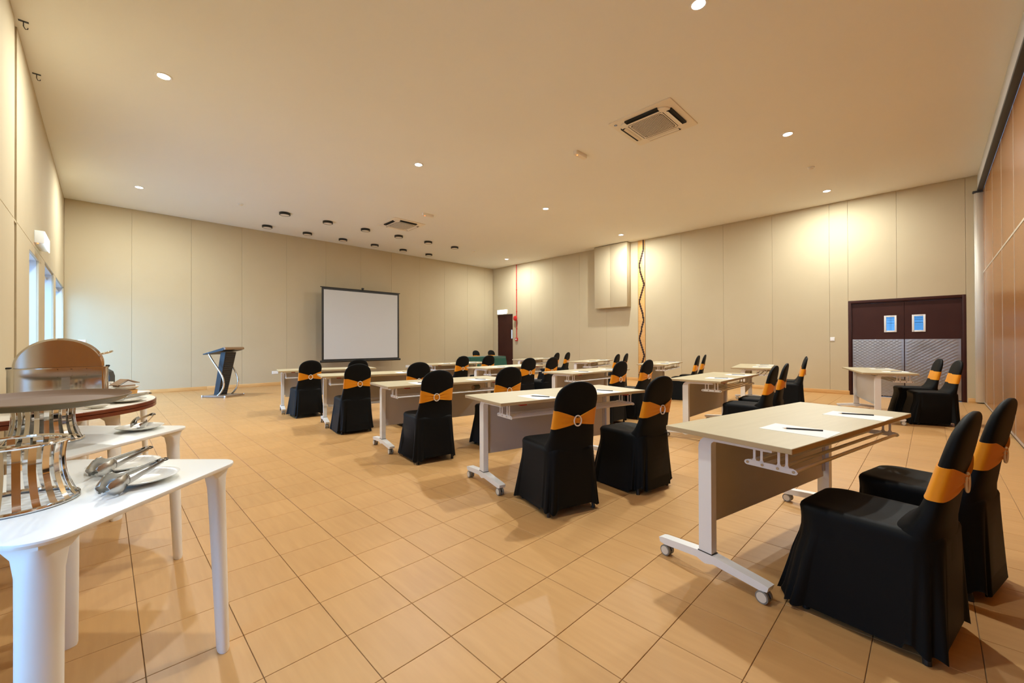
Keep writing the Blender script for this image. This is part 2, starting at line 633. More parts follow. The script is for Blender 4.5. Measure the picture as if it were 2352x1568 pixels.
# baseboards: each length of pine board is a piece
def skirting(name, segs, side):
    root = None
    for k, (a, c) in enumerate(segs):
        n = max(1, round((c - a) / 2.4))
        for q in range(n):
            u0, u1 = a + (c - a) * q / n, a + (c - a) * (q + 1) / n
            b = MB()
            if side == 'back':
                b.box(u0 + 0.001, u1 - 0.001, YB - 0.018, YB, 0, 0.092, 0.003)
            elif side == 'right':
                b.box(XR - 0.018, XR, u0 + 0.001, u1 - 0.001, 0, 0.092, 0.003)
            else:
                b.box(XL, XL + 0.018, u0 + 0.001, u1 - 0.001, 0, 0.092, 0.003)
            if root is None:
                root = struct(b.build(name, 'skirting'))
            else:
                b.build('board', 'skirting', root)


skirting('baseboard_back', [(XL + 0.02, XR - 0.02)], 'back')
skirting('baseboard_right', [(1.30, 6.31), (6.56, 12.24), (YP, -0.52)], 'right')
skirting('baseboard_left', [(1.57, 7.53), (8.57, 9.34), (10.9, 11.32)], 'left')

# outdoor ground beyond the window wall
b = MB()
b.box(-30, XL - 0.24, -25, 40, -0.15, -0.03)
ground = struct(b.build('ground', 'paving'))

# ------------------------------------------------------------------ windows
for k, (y0, y1, zt) in enumerate(WINS):
    fx0, fx1 = XL - 0.235, XL - 0.185
    b = MB()
    w = 0.055
    b.box(fx0, fx1, y0, y0 + w, 0.0, zt)
    b.box(fx0, fx1, y1 - w, y1, 0.0, zt)
    b.box(fx0, fx1, y0 + w, y1 - w, zt - w, zt)
    b.box(fx0, fx1, y0 + w, y1 - w, 0.0, 0.08)
    ym = (y0 + y1) / 2
    b.box(fx0, fx1, ym - 0.03, ym + 0.03, 0.08, zt - w)
    wn_ = struct(b.build('window_%d' % (k + 1), 'white_metal'))
    for (a, c) in ((y0 + w, ym - 0.03), (ym + 0.03, y1 - w)):
        b = MB()
        b.box(fx0 + 0.02, fx0 + 0.026, a, c, 0.08, zt - w)
        b.build('pane', 'glass', wn_)
    if k in (1, 2):
        b = MB()
        b.cyl((XL - 0.10, y0 + 0.01, zt - 0.075), 0.022, y1 - y0 - 0.02, 'y', 16)
        b.build('curtain_rod', 'alu_trim', wn_)

# ------------------------------------------------------------------ doors
# double service door
yc = 0.389
b = MB()
for (a, c, z0, z1) in ((-0.504, -0.452, 0, 2.14), (1.267, 1.319, 0, 2.14), (-0.452, 1.267, 2.085, 2.14)):
    b.box(XR - 0.004, XR + 0.14, a, c, z0, z1, 0.003)
for (a, c, z0, z1) in ((-0.452, -0.437, 0, 2.07), (1.252, 1.267, 0, 2.07), (-0.452, 1.267, 2.07, 2.085)):
    b.box(XR + 0.03, XR + 0.14, a, c, z0, z1)
door = struct(b.build('door_1', 'maroon'))


def leaf(y0, y1, wy0, wy1):
    xf = XR + 0.045
    wz0, wz1 = 1.42, 1.775
    b = MB()
    for (a, c, z0, z1) in ((y0, wy0, 0.02, 2.068), (wy1, y1, 0.02, 2.068), (wy0, wy1, 0.02, wz0), (wy0, wy1, wz1, 2.068)):
        b.box(xf, xf + 0.04, a, c, z0, z1)
    lf = b.build('door_leaf', 'maroon', door)
    b = MB()
    q = 0.03
    for (a, c, z0, z1) in ((wy0 - 0.004, wy0 + q, wz0 - 0.004, wz1 + 0.004), (wy1 - q, wy1 + 0.004, wz0 - 0.004, wz1 + 0.004),
                           (wy0 + q, wy1 - q, wz0 - 0.004, wz0 + q), (wy0 + q, wy1 - q, wz1 - q, wz1 + 0.004)):
        b.box(xf - 0.014, xf + 0.03, a, c, z0, z1, 0.003)
    b.build('window_frame', 'white_metal', lf)
    b = MB()
    b.box(xf + 0.018, xf + 0.022, wy0 + q, wy1 - q, wz0 + q, wz1 - q)
    b.build('pane', 'film', lf)
    b = MB()                                   # faded lettering on the outside of the pane
    for row, (zz, h, m) in enumerate(((wz1 - 0.062, 0.009, 9), (wz1 - 0.100, 0.010, 11), (wz1 - 0.168, 0.012, 8), (wz1 - 0.215, 0.002, 1))):
        ww = (wy1 - wy0 - 2 * q - 0.012) / m
        for s in range(m):
            ya = wy0 + q + 0.006 + s * ww
            b.box(xf + 0.0225, xf + 0.0230, ya, ya + ww * (0.72 if m > 1 else 1.0), zz, zz + h * (0.75 + 0.25 * ((s * 7 + row) % 3) / 2))
    b.build('faded_lettering', 'print', lf)
    b = MB()
    b.box(xf - 0.004, xf, y0 + 0.004, y1 - 0.004, 0.025, 1.262, 0.001, 1)
    b.build('kick_plate', 'alu', lf)
    b = MB()
    dy, dz = 0.088, 0.064
    n = 0
    zz = 0.045
    r = 0
    while zz < 1.24:
        ya = y0 + 0.03 + (dy / 2 if r % 2 else 0)
        while ya < y1 - 0.05:
            p = [(xf - 0.0041, ya, zz), (xf - 0.0041, ya + dy * 0.46, zz - dz * 0.44), (xf - 0.0041, ya + dy * 0.92, zz), (xf - 0.0041, ya + dy * 0.46, zz + dz * 0.44)]
            cx_, cz_ = ya + dy * 0.46, zz
            qd = [(xf - 0.0062, cx_ + (s[1] - cx_) * 0.55, cz_ + (s[2] - cz_) * 0.55) for s in p]
            b.loft([p, qd], True, False, True)
            ya += dy
        zz += dz / 2
        r += 1
    o = b.build('tread_pattern', 'alu', lf, sharp=20, weld=False)
    o['kind'] = 'stuff'


leaf(-0.437, yc - 0.003, 0.069, 0.266)
leaf(yc + 0.003, 1.252, 0.511, 0.706)
b = MB()
b.box(XR + 0.086, XR + 0.10, yc - 0.05, yc + 0.05, 0.0, 2.085)  # added backing strip, keeps daylight from showing between the two leaves
b.box(XR + 0.10, XR + 0.13, -0.437, 1.252, 0.0, 0.02)
b.build('gap_light_block', 'maroon', door)

# far single door in a reveal
b = MB()
for (a, c, z0, z1) in ((12.261, 12.30, 0, 2.43), (13.148, 13.187, 0, 2.43), (12.30, 13.148, 2.39, 2.43)):
    b.box(XR + 0.02, XR + 0.2, a, c, z0, z1)
door2 = struct(b.build('door_2', 'maroon'))
b = MB()
wy0, wy1, wz0, wz1 = 12.315, 12.412, 1.405, 1.775
xf = XR + 0.03
for (a, c, z0, z1) in ((12.30, wy0, 0.01, 2.39), (wy1, 13.148, 0.01, 2.39), (wy0, wy1, 0.01, wz0), (wy0, wy1, wz1, 2.39)):
    b.box(xf, xf + 0.04, a, c, z0, z1)
lf = b.build('door_leaf', 'maroon', door2)
b = MB()
b.box(xf + 0.015, xf + 0.02, wy0, wy1, wz0, wz1)
b.build('pane', 'bright_glass', lf)

# timber post with stepped zigzag inlay
b = MB()
b.box(XR - 0.012, XR + PT, 6.32, 6.55, 0.0, ZC, 0.004)
post = tag(b.build('timber_post', 'pine'), 'golden pine post with stepped dark zigzag inlay set in right wall', 'post')
b = MB()
knots = [(4.43, 0.86), (4.23, 0.96), (3.65, 0.06), (3.06, 0.96), (2.50, 0.08), (1.94, 0.96), (1.36, 0.08), (0.80, 0.96), (0.15, 0.02)]
z = 4.43
while z > 0.14:
    for (za, fa), (zb, fb) in zip(knots[:-1], knots[1:]):
        if zb <= z <= za:
            f = fa + (fb - fa) * (za - z) / (za - zb)
    f = round(f * 8) / 8
    yy = 6.55 - 0.23 * (0.10 + 0.80 * f)
    b.box(XR - 0.016, XR - 0.0115, yy - 0.021, yy + 0.021, z - 0.062, z + 0.062)
    z -= 0.0725
b.build('zigzag_inlay', 'inlay', post, weld=False)

# fabric-covered wall box
box = tag(empty('wall_box', (11.90, 7.42, 2.369)), 'cream fabric covered box hung high on right wall by the post', 'wall box')
for a, c in ((7.425, 8.04), (6.803, 7.425)):
    b = MB()
    b.box(0, 0.05, a - 7.42 + 0.003, c - 7.42 - 0.003, 0, ZC - 0.012 - 2.369, 0.006)
    b.build('front_panel', 'panel', box)
b = MB()
b.box(0.05, 0.249, 6.803 - 7.42 + 0.003, 8.04 - 7.42 - 0.003, 0.0, ZC - 0.012 - 2.369, 0.006)
b.build('box_body', 'panel', box)
b = MB()
b.box(0.02, 0.24, 6.81 - 7.42, 8.03 - 7.42, ZC - 0.014 - 2.369, ZC - 0.001 - 2.369)
b.build('shadow_gap', 'slot', box)

# ------------------------------------------------------------------ ceiling fittings
ORD = ['first', 'second', 'third', 'fourth', 'fifth', 'sixth']


def make_downlight():
    r = empty('downlight', (0, 0, 0))
    b = MB()
    b.lathe([(0.062, 0.0), (0.062, -0.006), (0.082, -0.008), (0.086, -0.004), (0.086, 0.0)], n=32)
    b.build('trim_ring', 'white_metal', r)
    b = MB()
    b.lathe([(0.0, -0.003), (0.062, -0.003)], n=32)
    b.lathe([(0.0, -0.001), (0.062, -0.001)], n=32)
    b.build('lens', 'lens', r, weld=False)
    return r


def lamp_light(root):
    ld = bpy.data.lights.new('downlight_lamp', 'AREA')
    ld.shape = 'DISK'
    ld.size = 0.12
    ld.energy = LAMP_W
    ld.color = LAMP_COL
    lo = bpy.data.objects.new('downlight_lamp', ld)
    COL.objects.link(lo)
    lo.parent = root
    lo.location = (0, 0, -0.012)


dl = make_downlight()
first = True
rowname = {1.55: 'row nearest the camera', 6.53: 'middle row', 11.5: 'row nearest the screen'}
for yy in (1.55, 6.53, 11.5):
    for k, xx in enumerate((0.511, 4.07, 7.61, 11.08)):
        if yy == 11.5 and k in (1, 2):
            continue
        d = dl if first else copy_tree(dl)
        first = False
        d.location = (xx, yy, ZC)
        ordn = ORD[k] if yy != 11.5 else ('window-wall end' if k == 0 else 'right-wall end')
        if yy != 11.5:
            lab = 'glowing ceiling downlight, %s from the window wall in the %s' % (ordn, rowname[yy])
        else:
            lab = 'glowing ceiling downlight at the %s of the %s' % (ordn, rowname[yy])
        tag(d, lab, 'downlight', 'lit ceiling downlights')
        lamp_light(d)

r = empty('surface_light')
b = MB()
b.lathe([(0.0, 0.0), (0.125, 0.0), (0.125, -0.052), (0.118, -0.058), (0.104, -0.058), (0.104, -0.046)], n=36)
b.build('rim', 'blackplastic', r)
b = MB()
b.lathe([(0.0, -0.056), (0.104, -0.054), (0.104, -0.04), (0.0, -0.04)], n=36)
b.build('diffuser', 'diffuser', r)
sl0 = r
for j, yy in enumerate((11.26, 12.815)):
    for k in range(6):
        d = sl0 if (j == 0 and k == 0) else copy_tree(sl0)
        d.location = (3.193 + 1.044 * k, yy, ZC)
        tag(d, 'unlit black rimmed ceiling light, %s from left in the row %s' % (ORD[k], 'farther from screen' if j == 0 else 'closer to screen'),
            'ceiling light', 'black rimmed ceiling lights')


def make_ac():
    r = empty('air_conditioner')
    b = MB()
    o_ = rrect(0.475, 0.475, 0.03, 4)
    b.loft([[(x, y, 0) for x, y in o_], [(x, y, -0.012) for x, y in o_], [(x * 0.985, y * 0.985, -0.016) for x, y in o_]], True, False, True)
    b.build('panel', 'ac', r)
    b = MB()
    o_ = rrect(0.375, 0.375, 0.13, 8)
    b.loft([[(x, y, -0.015) for x, y in o_], [(x, y, -0.032) for x, y in o_], [(x * 0.97, y * 0.97, -0.038) for x, y in o_]], True, False, True)
    b.build('cover', 'ac', r)
    b = MB()
    o_ = rrect(0.245, 0.245, 0.06, 6)
    b.loft([[(x, y, -0.0375) for x, y in o_], [(x, y, -0.0395) for x, y in o_]], True, False, True)
    b.build('grille_backing', 'slot', r)
    b = MB()
    n = 17
    for i in range(n):
        t = -0.232 + 0.464 * i / (n - 1)
        h = 0.24 if abs(t) < 0.19 else 0.24 - 0.035 * (abs(t) - 0.19) / 0.042
        b.box(t - 0.0035, t + 0.0035, -h, h, -0.043, -0.039)
    for i in range(23):
        t = -0.232 + 0.464 * i / 22
        h = 0.24 if abs(t) < 0.19 else 0.24 - 0.035 * (abs(t) - 0.19) / 0.042
        b.box(-h, h, t - 0.0024, t + 0.0024, -0.042, -0.039)
    o = b.build('grille_bars', 'ac', r, weld=False)
    o['kind'] = 'stuff'
    b = MB()
    for (x0, x1, y0, y1) in ((-0.272, -0.262, -0.255, 0.255), (0.262, 0.272, -0.255, 0.255), (-0.255, 0.255, -0.272, -0.262), (-0.255, 0.255, 0.262, 0.272)):
        b.box(x0, x1, y0, y1, -0.0385, -0.0375)
    for k in range(4):
        a = k * PI / 2
        sb = MB()
        sb.box(-0.25, 0.25, 0.318, 0.392, -0.0390, -0.012)
        s = sb.build('air_slot', 'slot', r, rot=(0, 0, a))
        fb = MB()
        fb.prism([(0.312, -0.044), (0.345, -0.060), (0.347, -0.057), (0.314, -0.040)], 'x', -0.245, 0.245)
        fb.build('flap', 'ac', r, rot=(0, 0, a))
    b.build('cover_seam', 'slot', r)
    b = MB()
    b.lathe([(0.0, -0.018), (0.022, -0.018), (0.022, -0.014)], (-0.38, 0.40, 0), 20)
    bd = b.build('badge', 'badge', r)
    b = MB()
    b.lathe([(0.0, -0.019), (0.012, -0.019), (0.012, -0.0175)], (-0.38, 0.40, 0), 16)
    b.build('badge_mark', 'badge_light', bd)
    return r


ac = make_ac()
ac.location = (5.81, 2.88, ZC)
tag(ac, 'square cassette air conditioner in the ceiling nearest the camera', 'air conditioner', 'ceiling air conditioners')
ac2 = copy_tree(ac)
ac2.location = (5.78, 10.14, ZC)
ac2.rotation_euler = (0, 0, -PI / 2)
tag(ac2, 'square cassette air conditioner in the far ceiling beside the black rimmed lights', 'air conditioner', 'ceiling air conditioners')

r = empty('emergency_light')
b = MB()
o_ = rrect(0.155, 0.045, 0.03, 5)
b.loft([[(x, y, 0) for x, y in o_], [(x, y, -0.045) for x, y in o_], [(x * 0.97, y * 0.86, -0.056) for x, y in o_]], True, False, True)
b.build('housing', 'ac', r)
b = MB()
b.lathe([(0.0, -0.060), (0.010, -0.060), (0.012, -0.054)], (-0.085, 0.0, 0), 14)
b.build('indicator_lamp', 'led', r)
r.location = (5.82, 4.21, ZC)
tag(r, 'white emergency light with red indicator on ceiling near the closer air conditioner', 'emergency light', 'ceiling emergency lights')
r2 = copy_tree(r)
r2.location = (5.80, 8.88, ZC)
tag(r2, 'white emergency light with red indicator on ceiling near the far air conditioner', 'emergency light', 'ceiling emergency lights')

r = empty('smoke_detector')
b = MB()
b.lathe([(0.0, 0.0), (0.055, 0.0), (0.055, -0.014), (0.050, -0.018), (0.034, -0.024)], n=28)
b.build('base', 'white_metal', r)
b = MB()
b.lathe([(0.036, -0.022), (0.036, -0.040), (0.028, -0.046), (0.0, -0.048)], n=24)
b.build('sensor_head', 'ac', r)
for k, (xx, yy, lb) in enumerate(((2.254, 11.234, 'left of the black rimmed ceiling lights'), (9.369, 1.541, 'between the two right downlights nearest the camera'), (9.225, 11.217, 'right of the black rimmed ceiling lights'))):
    d = r if k == 0 else copy_tree(r)
    d.location = (xx, yy, ZC)
    tag(d, 'small white smoke detector on the ceiling %s' % lb, 'smoke detector', 'ceiling smoke detectors')
for k, yy in enumerate((6.40, 7.54)):
    b = MB()
    b.box(-0.035, 0.035, -0.012, 0.012, -0.006, 0.0)
    b.tube([(0, 0, -0.004), (0, 0, -0.05), (0.012, 0, -0.075), (0.028, 0, -0.07), (0.03, 0, -0.055)], 0.004, 8)
    o = b.build('ceiling_hook', 'dark', loc=(XL + 0.055, yy, ZC))
    tag(o, 'small dark metal hook in the ceiling edge, %s one to the camera' % ('nearer' if k == 0 else 'farther'), 'hook', 'ceiling hooks')

# ------------------------------------------------------------------ wall fittings
# exit signs
r = empty('exit_sign', (XL, 8.36, 2.575))
b = MB()
b.box(0.0, 0.085, -0.36, 0.34, -0.07, 0.09, 0.006)
b.build('housing', 'sign_case', r)
b = MB()
b.box(0.085, 0.090, -0.345, 0.325, -0.085, 0.085)
b.build('lit_face', 'exit_face', r)
b = MB()
for k in range(6):
    b.box(0.090, 0.0905, -0.20 + 0.075 * k, -0.15 + 0.075 * k, 0.035, 0.07)
b.build('sign_marking', 'exit_teal', r)
b = MB()
b.lathe([(0.0, -0.006), (0.008, -0.006), (0.008, 0.0)], (0.03, -0.33, -0.07), 12)
b.build('indicator_lamp', 'led', r)
tag(r, 'glowing white exit sign above the nearest window on left wall', 'exit sign', 'lit exit signs')

r = empty('exit_sign', (XR, 12.84, 2.535))
b = MB()
b.box(-0.07, 0.0, -0.29, 0.29, -0.08, 0.10, 0.006)
b.build('housing', 'sign_case', r)
b = MB()
b.box(-0.075, -0.07, -0.28, 0.28, -0.085, 0.09)
b.build('lit_face', 'exit_face', r)
b = MB()
for k in range(6):
    b.box(-0.0755, -0.075, -0.05 + 0.045 * k, -0.02 + 0.045 * k, 0.035, 0.07)
b.build('sign_marking', 'exit_teal', r)
tag(r, 'glowing white exit sign above the far maroon door', 'exit sign', 'lit exit signs')

# fire alarm: conduit, bell and call point
b = MB()
b.cyl((XR - 0.022, 12.01, 1.42), 0.016, ZC - 1.42, 'z', 12)
for zz in (3.4, 2.5, 1.8):
    b.box(XR - 0.04, XR, 11.985, 12.035, zz, zz + 0.02)
tag(b.build('alarm_conduit', 'red_paint'), 'thin red conduit running down the right wall beside far door', 'conduit')
r = empty('alarm_bell', (XR - 0.08, 12.02, 2.233))
b = MB()
b.cyl((0.0, 0, 0), 0.04, 0.035, 'x', 20)
b.build('back_box', 'red_paint', r)
b = MB()
rg = []
for (rr, xx) in ((0.105, 0.0), (0.105, -0.018), (0.096, -0.04), (0.07, -0.055), (0.03, -0.062)):
    rg.append([(xx, rr * math.cos(2 * PI * i / 32), rr * math.sin(2 * PI * i / 32)) for i in range(32)])
b.loft(rg, True, True, True)
b.build('gong', 'red_paint', r)
b = MB()
b.cyl((-0.072, 0, 0), 0.018, 0.014, 'x', 14)
b.build('centre_nut', 'brushed', r)
tag(r, 'round red fire alarm bell on the right wall beside far door', 'alarm bell')
r = empty('call_point', (XR, 12.015, 1.365))
b = MB()
b.box(-0.055, 0.0, -0.065, 0.065, -0.065, 0.065, 0.008)
b.build('case', 'red_paint', r)
b = MB()
b.box(-0.058, -0.055, -0.03, 0.035, -0.025, 0.03)
b.build('press_plate', 'white_metal', r)
tag(r, 'square red fire call point below the alarm bell', 'call point')


def socket(name, side, u, z, w, h, label, holes=2):
    if side == 'back':
        r = empty(name, (u, YB, z))
        rot = 0
    else:
        r = empty(name, (XR, u, z), -PI / 2)
    b = MB()
    b.box(-w / 2, w / 2, -0.012, 0.0, -h / 2, h / 2, 0.003)
    b.build('face_plate', 'white_metal', r)
    for k in range(holes):
        cx = (k - (holes - 1) / 2) * w / holes
        b = MB()
        b.box(cx - w / holes * 0.36, cx + w / holes * 0.36, -0.015, -0.012, -h * 0.36, h * 0.36, 0.001, 1)
        p = b.build('socket_outlet' if name == 'wall_socket' else 'rocker', 'paper', r)
        if name == 'wall_socket':
            b = MB()
            for dx, dz in ((0, 0.015), (-0.014, -0.01), (0.014, -0.01)):
                b.box(cx + dx - 0.003, cx + dx + 0.003, -0.0155, -0.015, dz - 0.004, dz + 0.004)
            b.build('pin_hole', 'slot', p)
    tag(r, label, 'socket' if name == 'wall_socket' else 'switch')
    return r


socket('wall_socket', 'back', 3.56, 0.372, 0.17, 0.09, 'white twin power socket low on screen wall left of projection screen')
socket('wall_socket', 'back', 7.92, 0.372, 0.17, 0.09, 'white twin power socket low on screen wall right of projection screen')
socket('wall_switch', 'right', 1.61, 1.275, 0.085, 0.09, 'white wall switch beside the maroon double doors', 1)
socket('wall_switch', 'back', -0.36, 1.27, 0.12, 0.09, 'white wall switch at left end of screen wall above chafing dish', 1)

# ------------------------------------------------------------------ training desks
L2, W2 = 0.80, 0.31


def make_desk():
    r = empty('training_desk')
    b = MB()
    b.box(-L2, L2, -W2, W2, 0.7255, 0.75, 0.002, 1)
    top = b.build('desk_top', ['beech', 'edge'], r)
    for p in top.data.polygons:
        if abs(p.normal.z) < 0.5:
            p.material_index = 1
    ft = jt = cs = wh = br = None
    for s in (-1, 1):
        x0, x1 = s * 0.7125 - 0.0225, s * 0.7125 + 0.0225
        prof = [(0.16, 0.118), (0.16, 0.655)]
        for i in range(1, 9):
            a = (PI / 2) * i / 8
            prof.append((0.095 + 0.065 * math.cos(a), 0.655 + 0.065 * math.sin(a)))
        prof += [(-0.20, 0.722), (-0.20, 0.700), (0.075, 0.698), (0.088, 0.688), (0.09, 0.675), (0.09, 0.118)]
        b = MB()
        b.prism(prof, 'x', x0, x1)
        leg = b.build('leg', 'white_metal', r, sharp=30)
        b = MB()
        b.box(x0 - 0.003, x1 + 0.003, 0.086, 0.164, 0.112, 0.119)
        b.build('joint_gasket', 'blackplastic', leg)
        fp = [(-0.185, 0.086), (-0.16, 0.091), (0.08, 0.115), (0.17, 0.115), (0.385, 0.096), (0.405, 0.090), (0.398, 0.066), (0.37, 0.060),
              (0.17, 0.076), (0.145, 0.066), (0.125, 0.061), (0.105, 0.066), (0.08, 0.074), (-0.15, 0.056), (-0.178, 0.062)]
        b = MB()
        b.prism(fp, 'x', s * 0.7125 - 0.027, s * 0.7125 + 0.027)
        fp2 = [(y, z - 0.004 if z > 0.08 else z + 0.004) for y, z in fp]
        b.build('foot', 'white_metal', leg, sharp=30)
        b = MB()
        b.box(s * 0.62 - 0.10, s * 0.62 + 0.10, -0.215, 0.20, 0.716, 0.726)
        b.build('support_plate', 'white_metal', r)
        for yy in (-0.155, 0.365):
            b = MB()
            cx = s * 0.72
            b.cyl((cx, yy, 0.04), 0.008, 0.03, 'z', 12)
            b.prism([(yy - 0.028, 0.03), (yy - 0.02, 0.048), (yy, 0.057), (yy + 0.02, 0.048), (yy + 0.028, 0.03), (yy + 0.012, 0.022), (yy - 0.012, 0.022)], 'x', cx - 0.006, cx + 0.006)
            c = b.build('castor', 'brushed', r)
            for q in (-1, 1):
                b = MB()
                b.cyl((cx + q * 0.0145 - 0.0075, yy, 0.0295), 0.0290, 0.015, 'x', 24)
                b.mi = 1
                b.cyl((cx + q * 0.0225 - 0.0012, yy, 0.0295), 0.0225, 0.0024, 'x', 24)
                b.build('wheel', ['tyre', 'hub'], c)
        xb = s * 0.68
        b = MB()
        t = 0.0025
        b.prism([(-0.283, 0.620), (-0.276, 0.611), (-0.268, 0.609), (-0.062, 0.609), (-0.054, 0.612), (-0.049, 0.620), (-0.054, 0.630), (-0.068, 0.636), (-0.262, 0.636), (-0.276, 0.631)], 'x', xb - t, xb + t)
        for y0 in (-0.238, -0.205, -0.130, -0.097):
            b.prism([(y0 - 0.0115, 0.634), (y0 - 0.0055, 0.645), (y0 - 0.0055, 0.727), (y0 + 0.0055, 0.727), (y0 + 0.0055, 0.645), (y0 + 0.0115, 0.634)], 'x', xb - t, xb + t)
        b.box(xb - 0.012, xb + 0.012, -0.25, -0.085, 0.7225, 0.7265)
        bk = b.build('rack_bracket', 'white_metal', r, sharp=30)
        for y0 in (-0.266, -0.20, -0.133, -0.066):
            b = MB()
            b.cyl((xb + s * t, y0, 0.622), 0.0065, s * 0.0022, 'x', 12)
            b.build('screw', 'brushed', bk)
        b = MB()
        b.box(s * 0.575 - 0.03, s * 0.575 + 0.03, -0.285, -0.235, 0.712, 0.7205, 0.002)
        b.build('release_lever', 'red', r)
    for y0 in (-0.266, -0.20, -0.133, -0.066):
        b = MB()
        b.cyl((-0.678, y0, 0.622), 0.0085, 1.356, 'x', 12)
        b.build('rack_rod', 'white_metal', r)
    b = MB()
    b.box(-0.672, 0.672, 0.118, 0.124, 0.262, 0.69)
    b.box(-0.672, 0.672, 0.124, 0.150, 0.262, 0.268)
    b.box(-0.69, -0.66, 0.112, 0.130, 0.30, 0.67)
    b.box(0.66, 0.69, 0.112, 0.130, 0.30, 0.67)
    b.build('modesty_panel', 'grey_metal', r)
    return r


# row, column, x, y, turn ; rows counted from the projection screen
DESKS = [
    ('T1', 5, 'left', 2.907, 0.553, -0.204), ('A1', 4, 'left', 2.968, 2.396, -0.221), ('A2', 3, 'left', 2.956, 4.180, -0.154),
    ('A3', 2, 'left', 3.000, 6.043, -0.238), ('A4', 1, 'left', 2.917, 7.785, -0.216),
    ('C1', 4, 'middle', 5.882, 2.029, 0.013), ('B1', 3, 'middle', 5.720, 3.998, -0.012), ('B2', 2, 'middle', 5.737, 5.926, -0.010),
    ('B3', 1, 'middle', 5.808, 7.788, -0.026),
    ('E1', 5, 'right', 8.860, 0.619, 0.268), ('D1', 4, 'right', 8.945, 2.397, 0.190), ('D2', 3, 'right', 8.960, 4.284, 0.207),
    ('C2', 2, 'right', 8.941, 6.148, 0.227), ('C3', 1, 'right', 9.049, 8.205, 0.26)]
ROWS = {1: 'row nearest the screen', 2: 'second row from screen', 3: 'third row from screen', 4: 'fourth row from screen', 5: 'row nearest the camera'}
# top of chair back in desk coordinates: (x, y, extra turn, mesh variant)
SEATS = {'T1': [(-0.41, -0.77, 0.02, 0), (0.278, -0.777, -0.03, 1)], 'A1': [(-0.467, -0.816, -0.10, 0), (0.402, -0.825, 0.06, 1)],
         'A2': [(-0.453, -0.805, -0.02, 2), (0.435, -0.792, -0.03, 0)], 'A3': [(-0.408, -0.807, 0.10, 1), (0.427, -0.81, 0.05, 0)],
         'A4': [(-0.358, -0.794, 0.16, 0), (0.388, -0.787, 0.10, 2)], 'B1': [(-0.295, -0.817, -0.05, 0), (0.42, -0.872, 0.0, 1)],
         'B2': [(-0.213, -0.806, -0.08, 1), (0.40, -0.845, 0.05, 2)], 'B3': [(-0.332, -0.801, 0.05, 0), (0.384, -0.804, -0.02, 1)],
         'C1': [(-0.413, -0.782, 0.0, 1), (0.268, -0.759, 0.08, 2)], 'C2': [(-0.302, -0.812, 0.0, 0), (0.45, -0.796, 0.05, 1)],
         'C3': [(-0.219, -0.834, 0.0, 2), (0.47, -0.87, 0.0, 0)], 'D1': [(-0.309, -0.829, 0.0, 0), (0.40, -0.835, 0.0, 2)],
         'D2': [(-0.281, -0.843, 0.0, 1), (0.42, -0.865, 0.05, 0)], 'E1': [(-0.375, -0.843, 0.0, 2), (0.333, -0.846, 0.0, 1)]}

desk0 = make_desk()
desks = {}
for k, (key, row, colm, x, y, t) in enumerate(DESKS):
    d = desk0 if k == 0 else copy_tree(desk0)
    d.location = (x, y, 0)
    d.rotation_euler = (0, 0, t)
    desks[key] = d
    tag(d, 'beech topped white training desk on castors, %s column, %s' % (colm, ROWS[row]), 'desk', 'training desks')


def W(key, lx, ly):
    for (k, row, colm, x, y, t) in DESKS:
        if k == key:
            return x + lx * math.cos(t) - ly * math.sin(t), y + lx * math.sin(t) + ly * math.cos(t), t


# ------------------------------------------------------------------ covered chairs
def back_sec(z):
    """half width, centre y, half depth of the covered chair back at height z."""
    def interp(tab, v):
        for (a, fa), (c, fc) in zip(tab[:-1], tab[1:]):
            if v <= c:
                return fa + (fc - fa) * max(0.0, (v - a) / (c - a))
        return tab[-1][1]
    w = interp([(0.40, 0.200), (0.47, 0.196), (0.56, 0.182), (0.62, 0.172), (0.73, 0.169), (0.775, 0.174), (0.80, 0.175)], z)
    if z > 0.775:
        q = min(1.0, (z - 0.775) / (0.9365 - 0.775))
        w *= max(0.0, 1 - q ** 2.7) ** (1 / 2.1)
    rear = interp([(0.40, -0.050), (0.50, -0.046), (0.62, -0.062), (0.78, -0.094), (0.9365, -0.122)], z)
    front = interp([(0.40, 0.130), (0.475, 0.100), (0.505, 0.062), (0.55, 0.036), (0.62, 0.010), (0.72, -0.016), (0.85, -0.052), (0.9365, -0.088)], z)
    if z > 0.90:
        q = (z - 0.90) / 0.0365
        m = (rear + front) / 2
        h = (front - rear) / 2 * (max(0.0, 1 - q * q) ** 0.5 * 0.75 + 0.25)
        rear, front = m - h, m + h
    return w, (rear + front) / 2, (front - rear) / 2


def sec_point(z, a, off=0.0, n=2.9):
    w, cy, h = back_sec(z)
    c, s = math.cos(a), math.sin(a)
    x = (w + off) * math.copysign(abs(c) ** (2 / n), c)
    y = cy + (h + off) * math.copysign(abs(s) ** (2 / n), s)
    return (x, y, z)


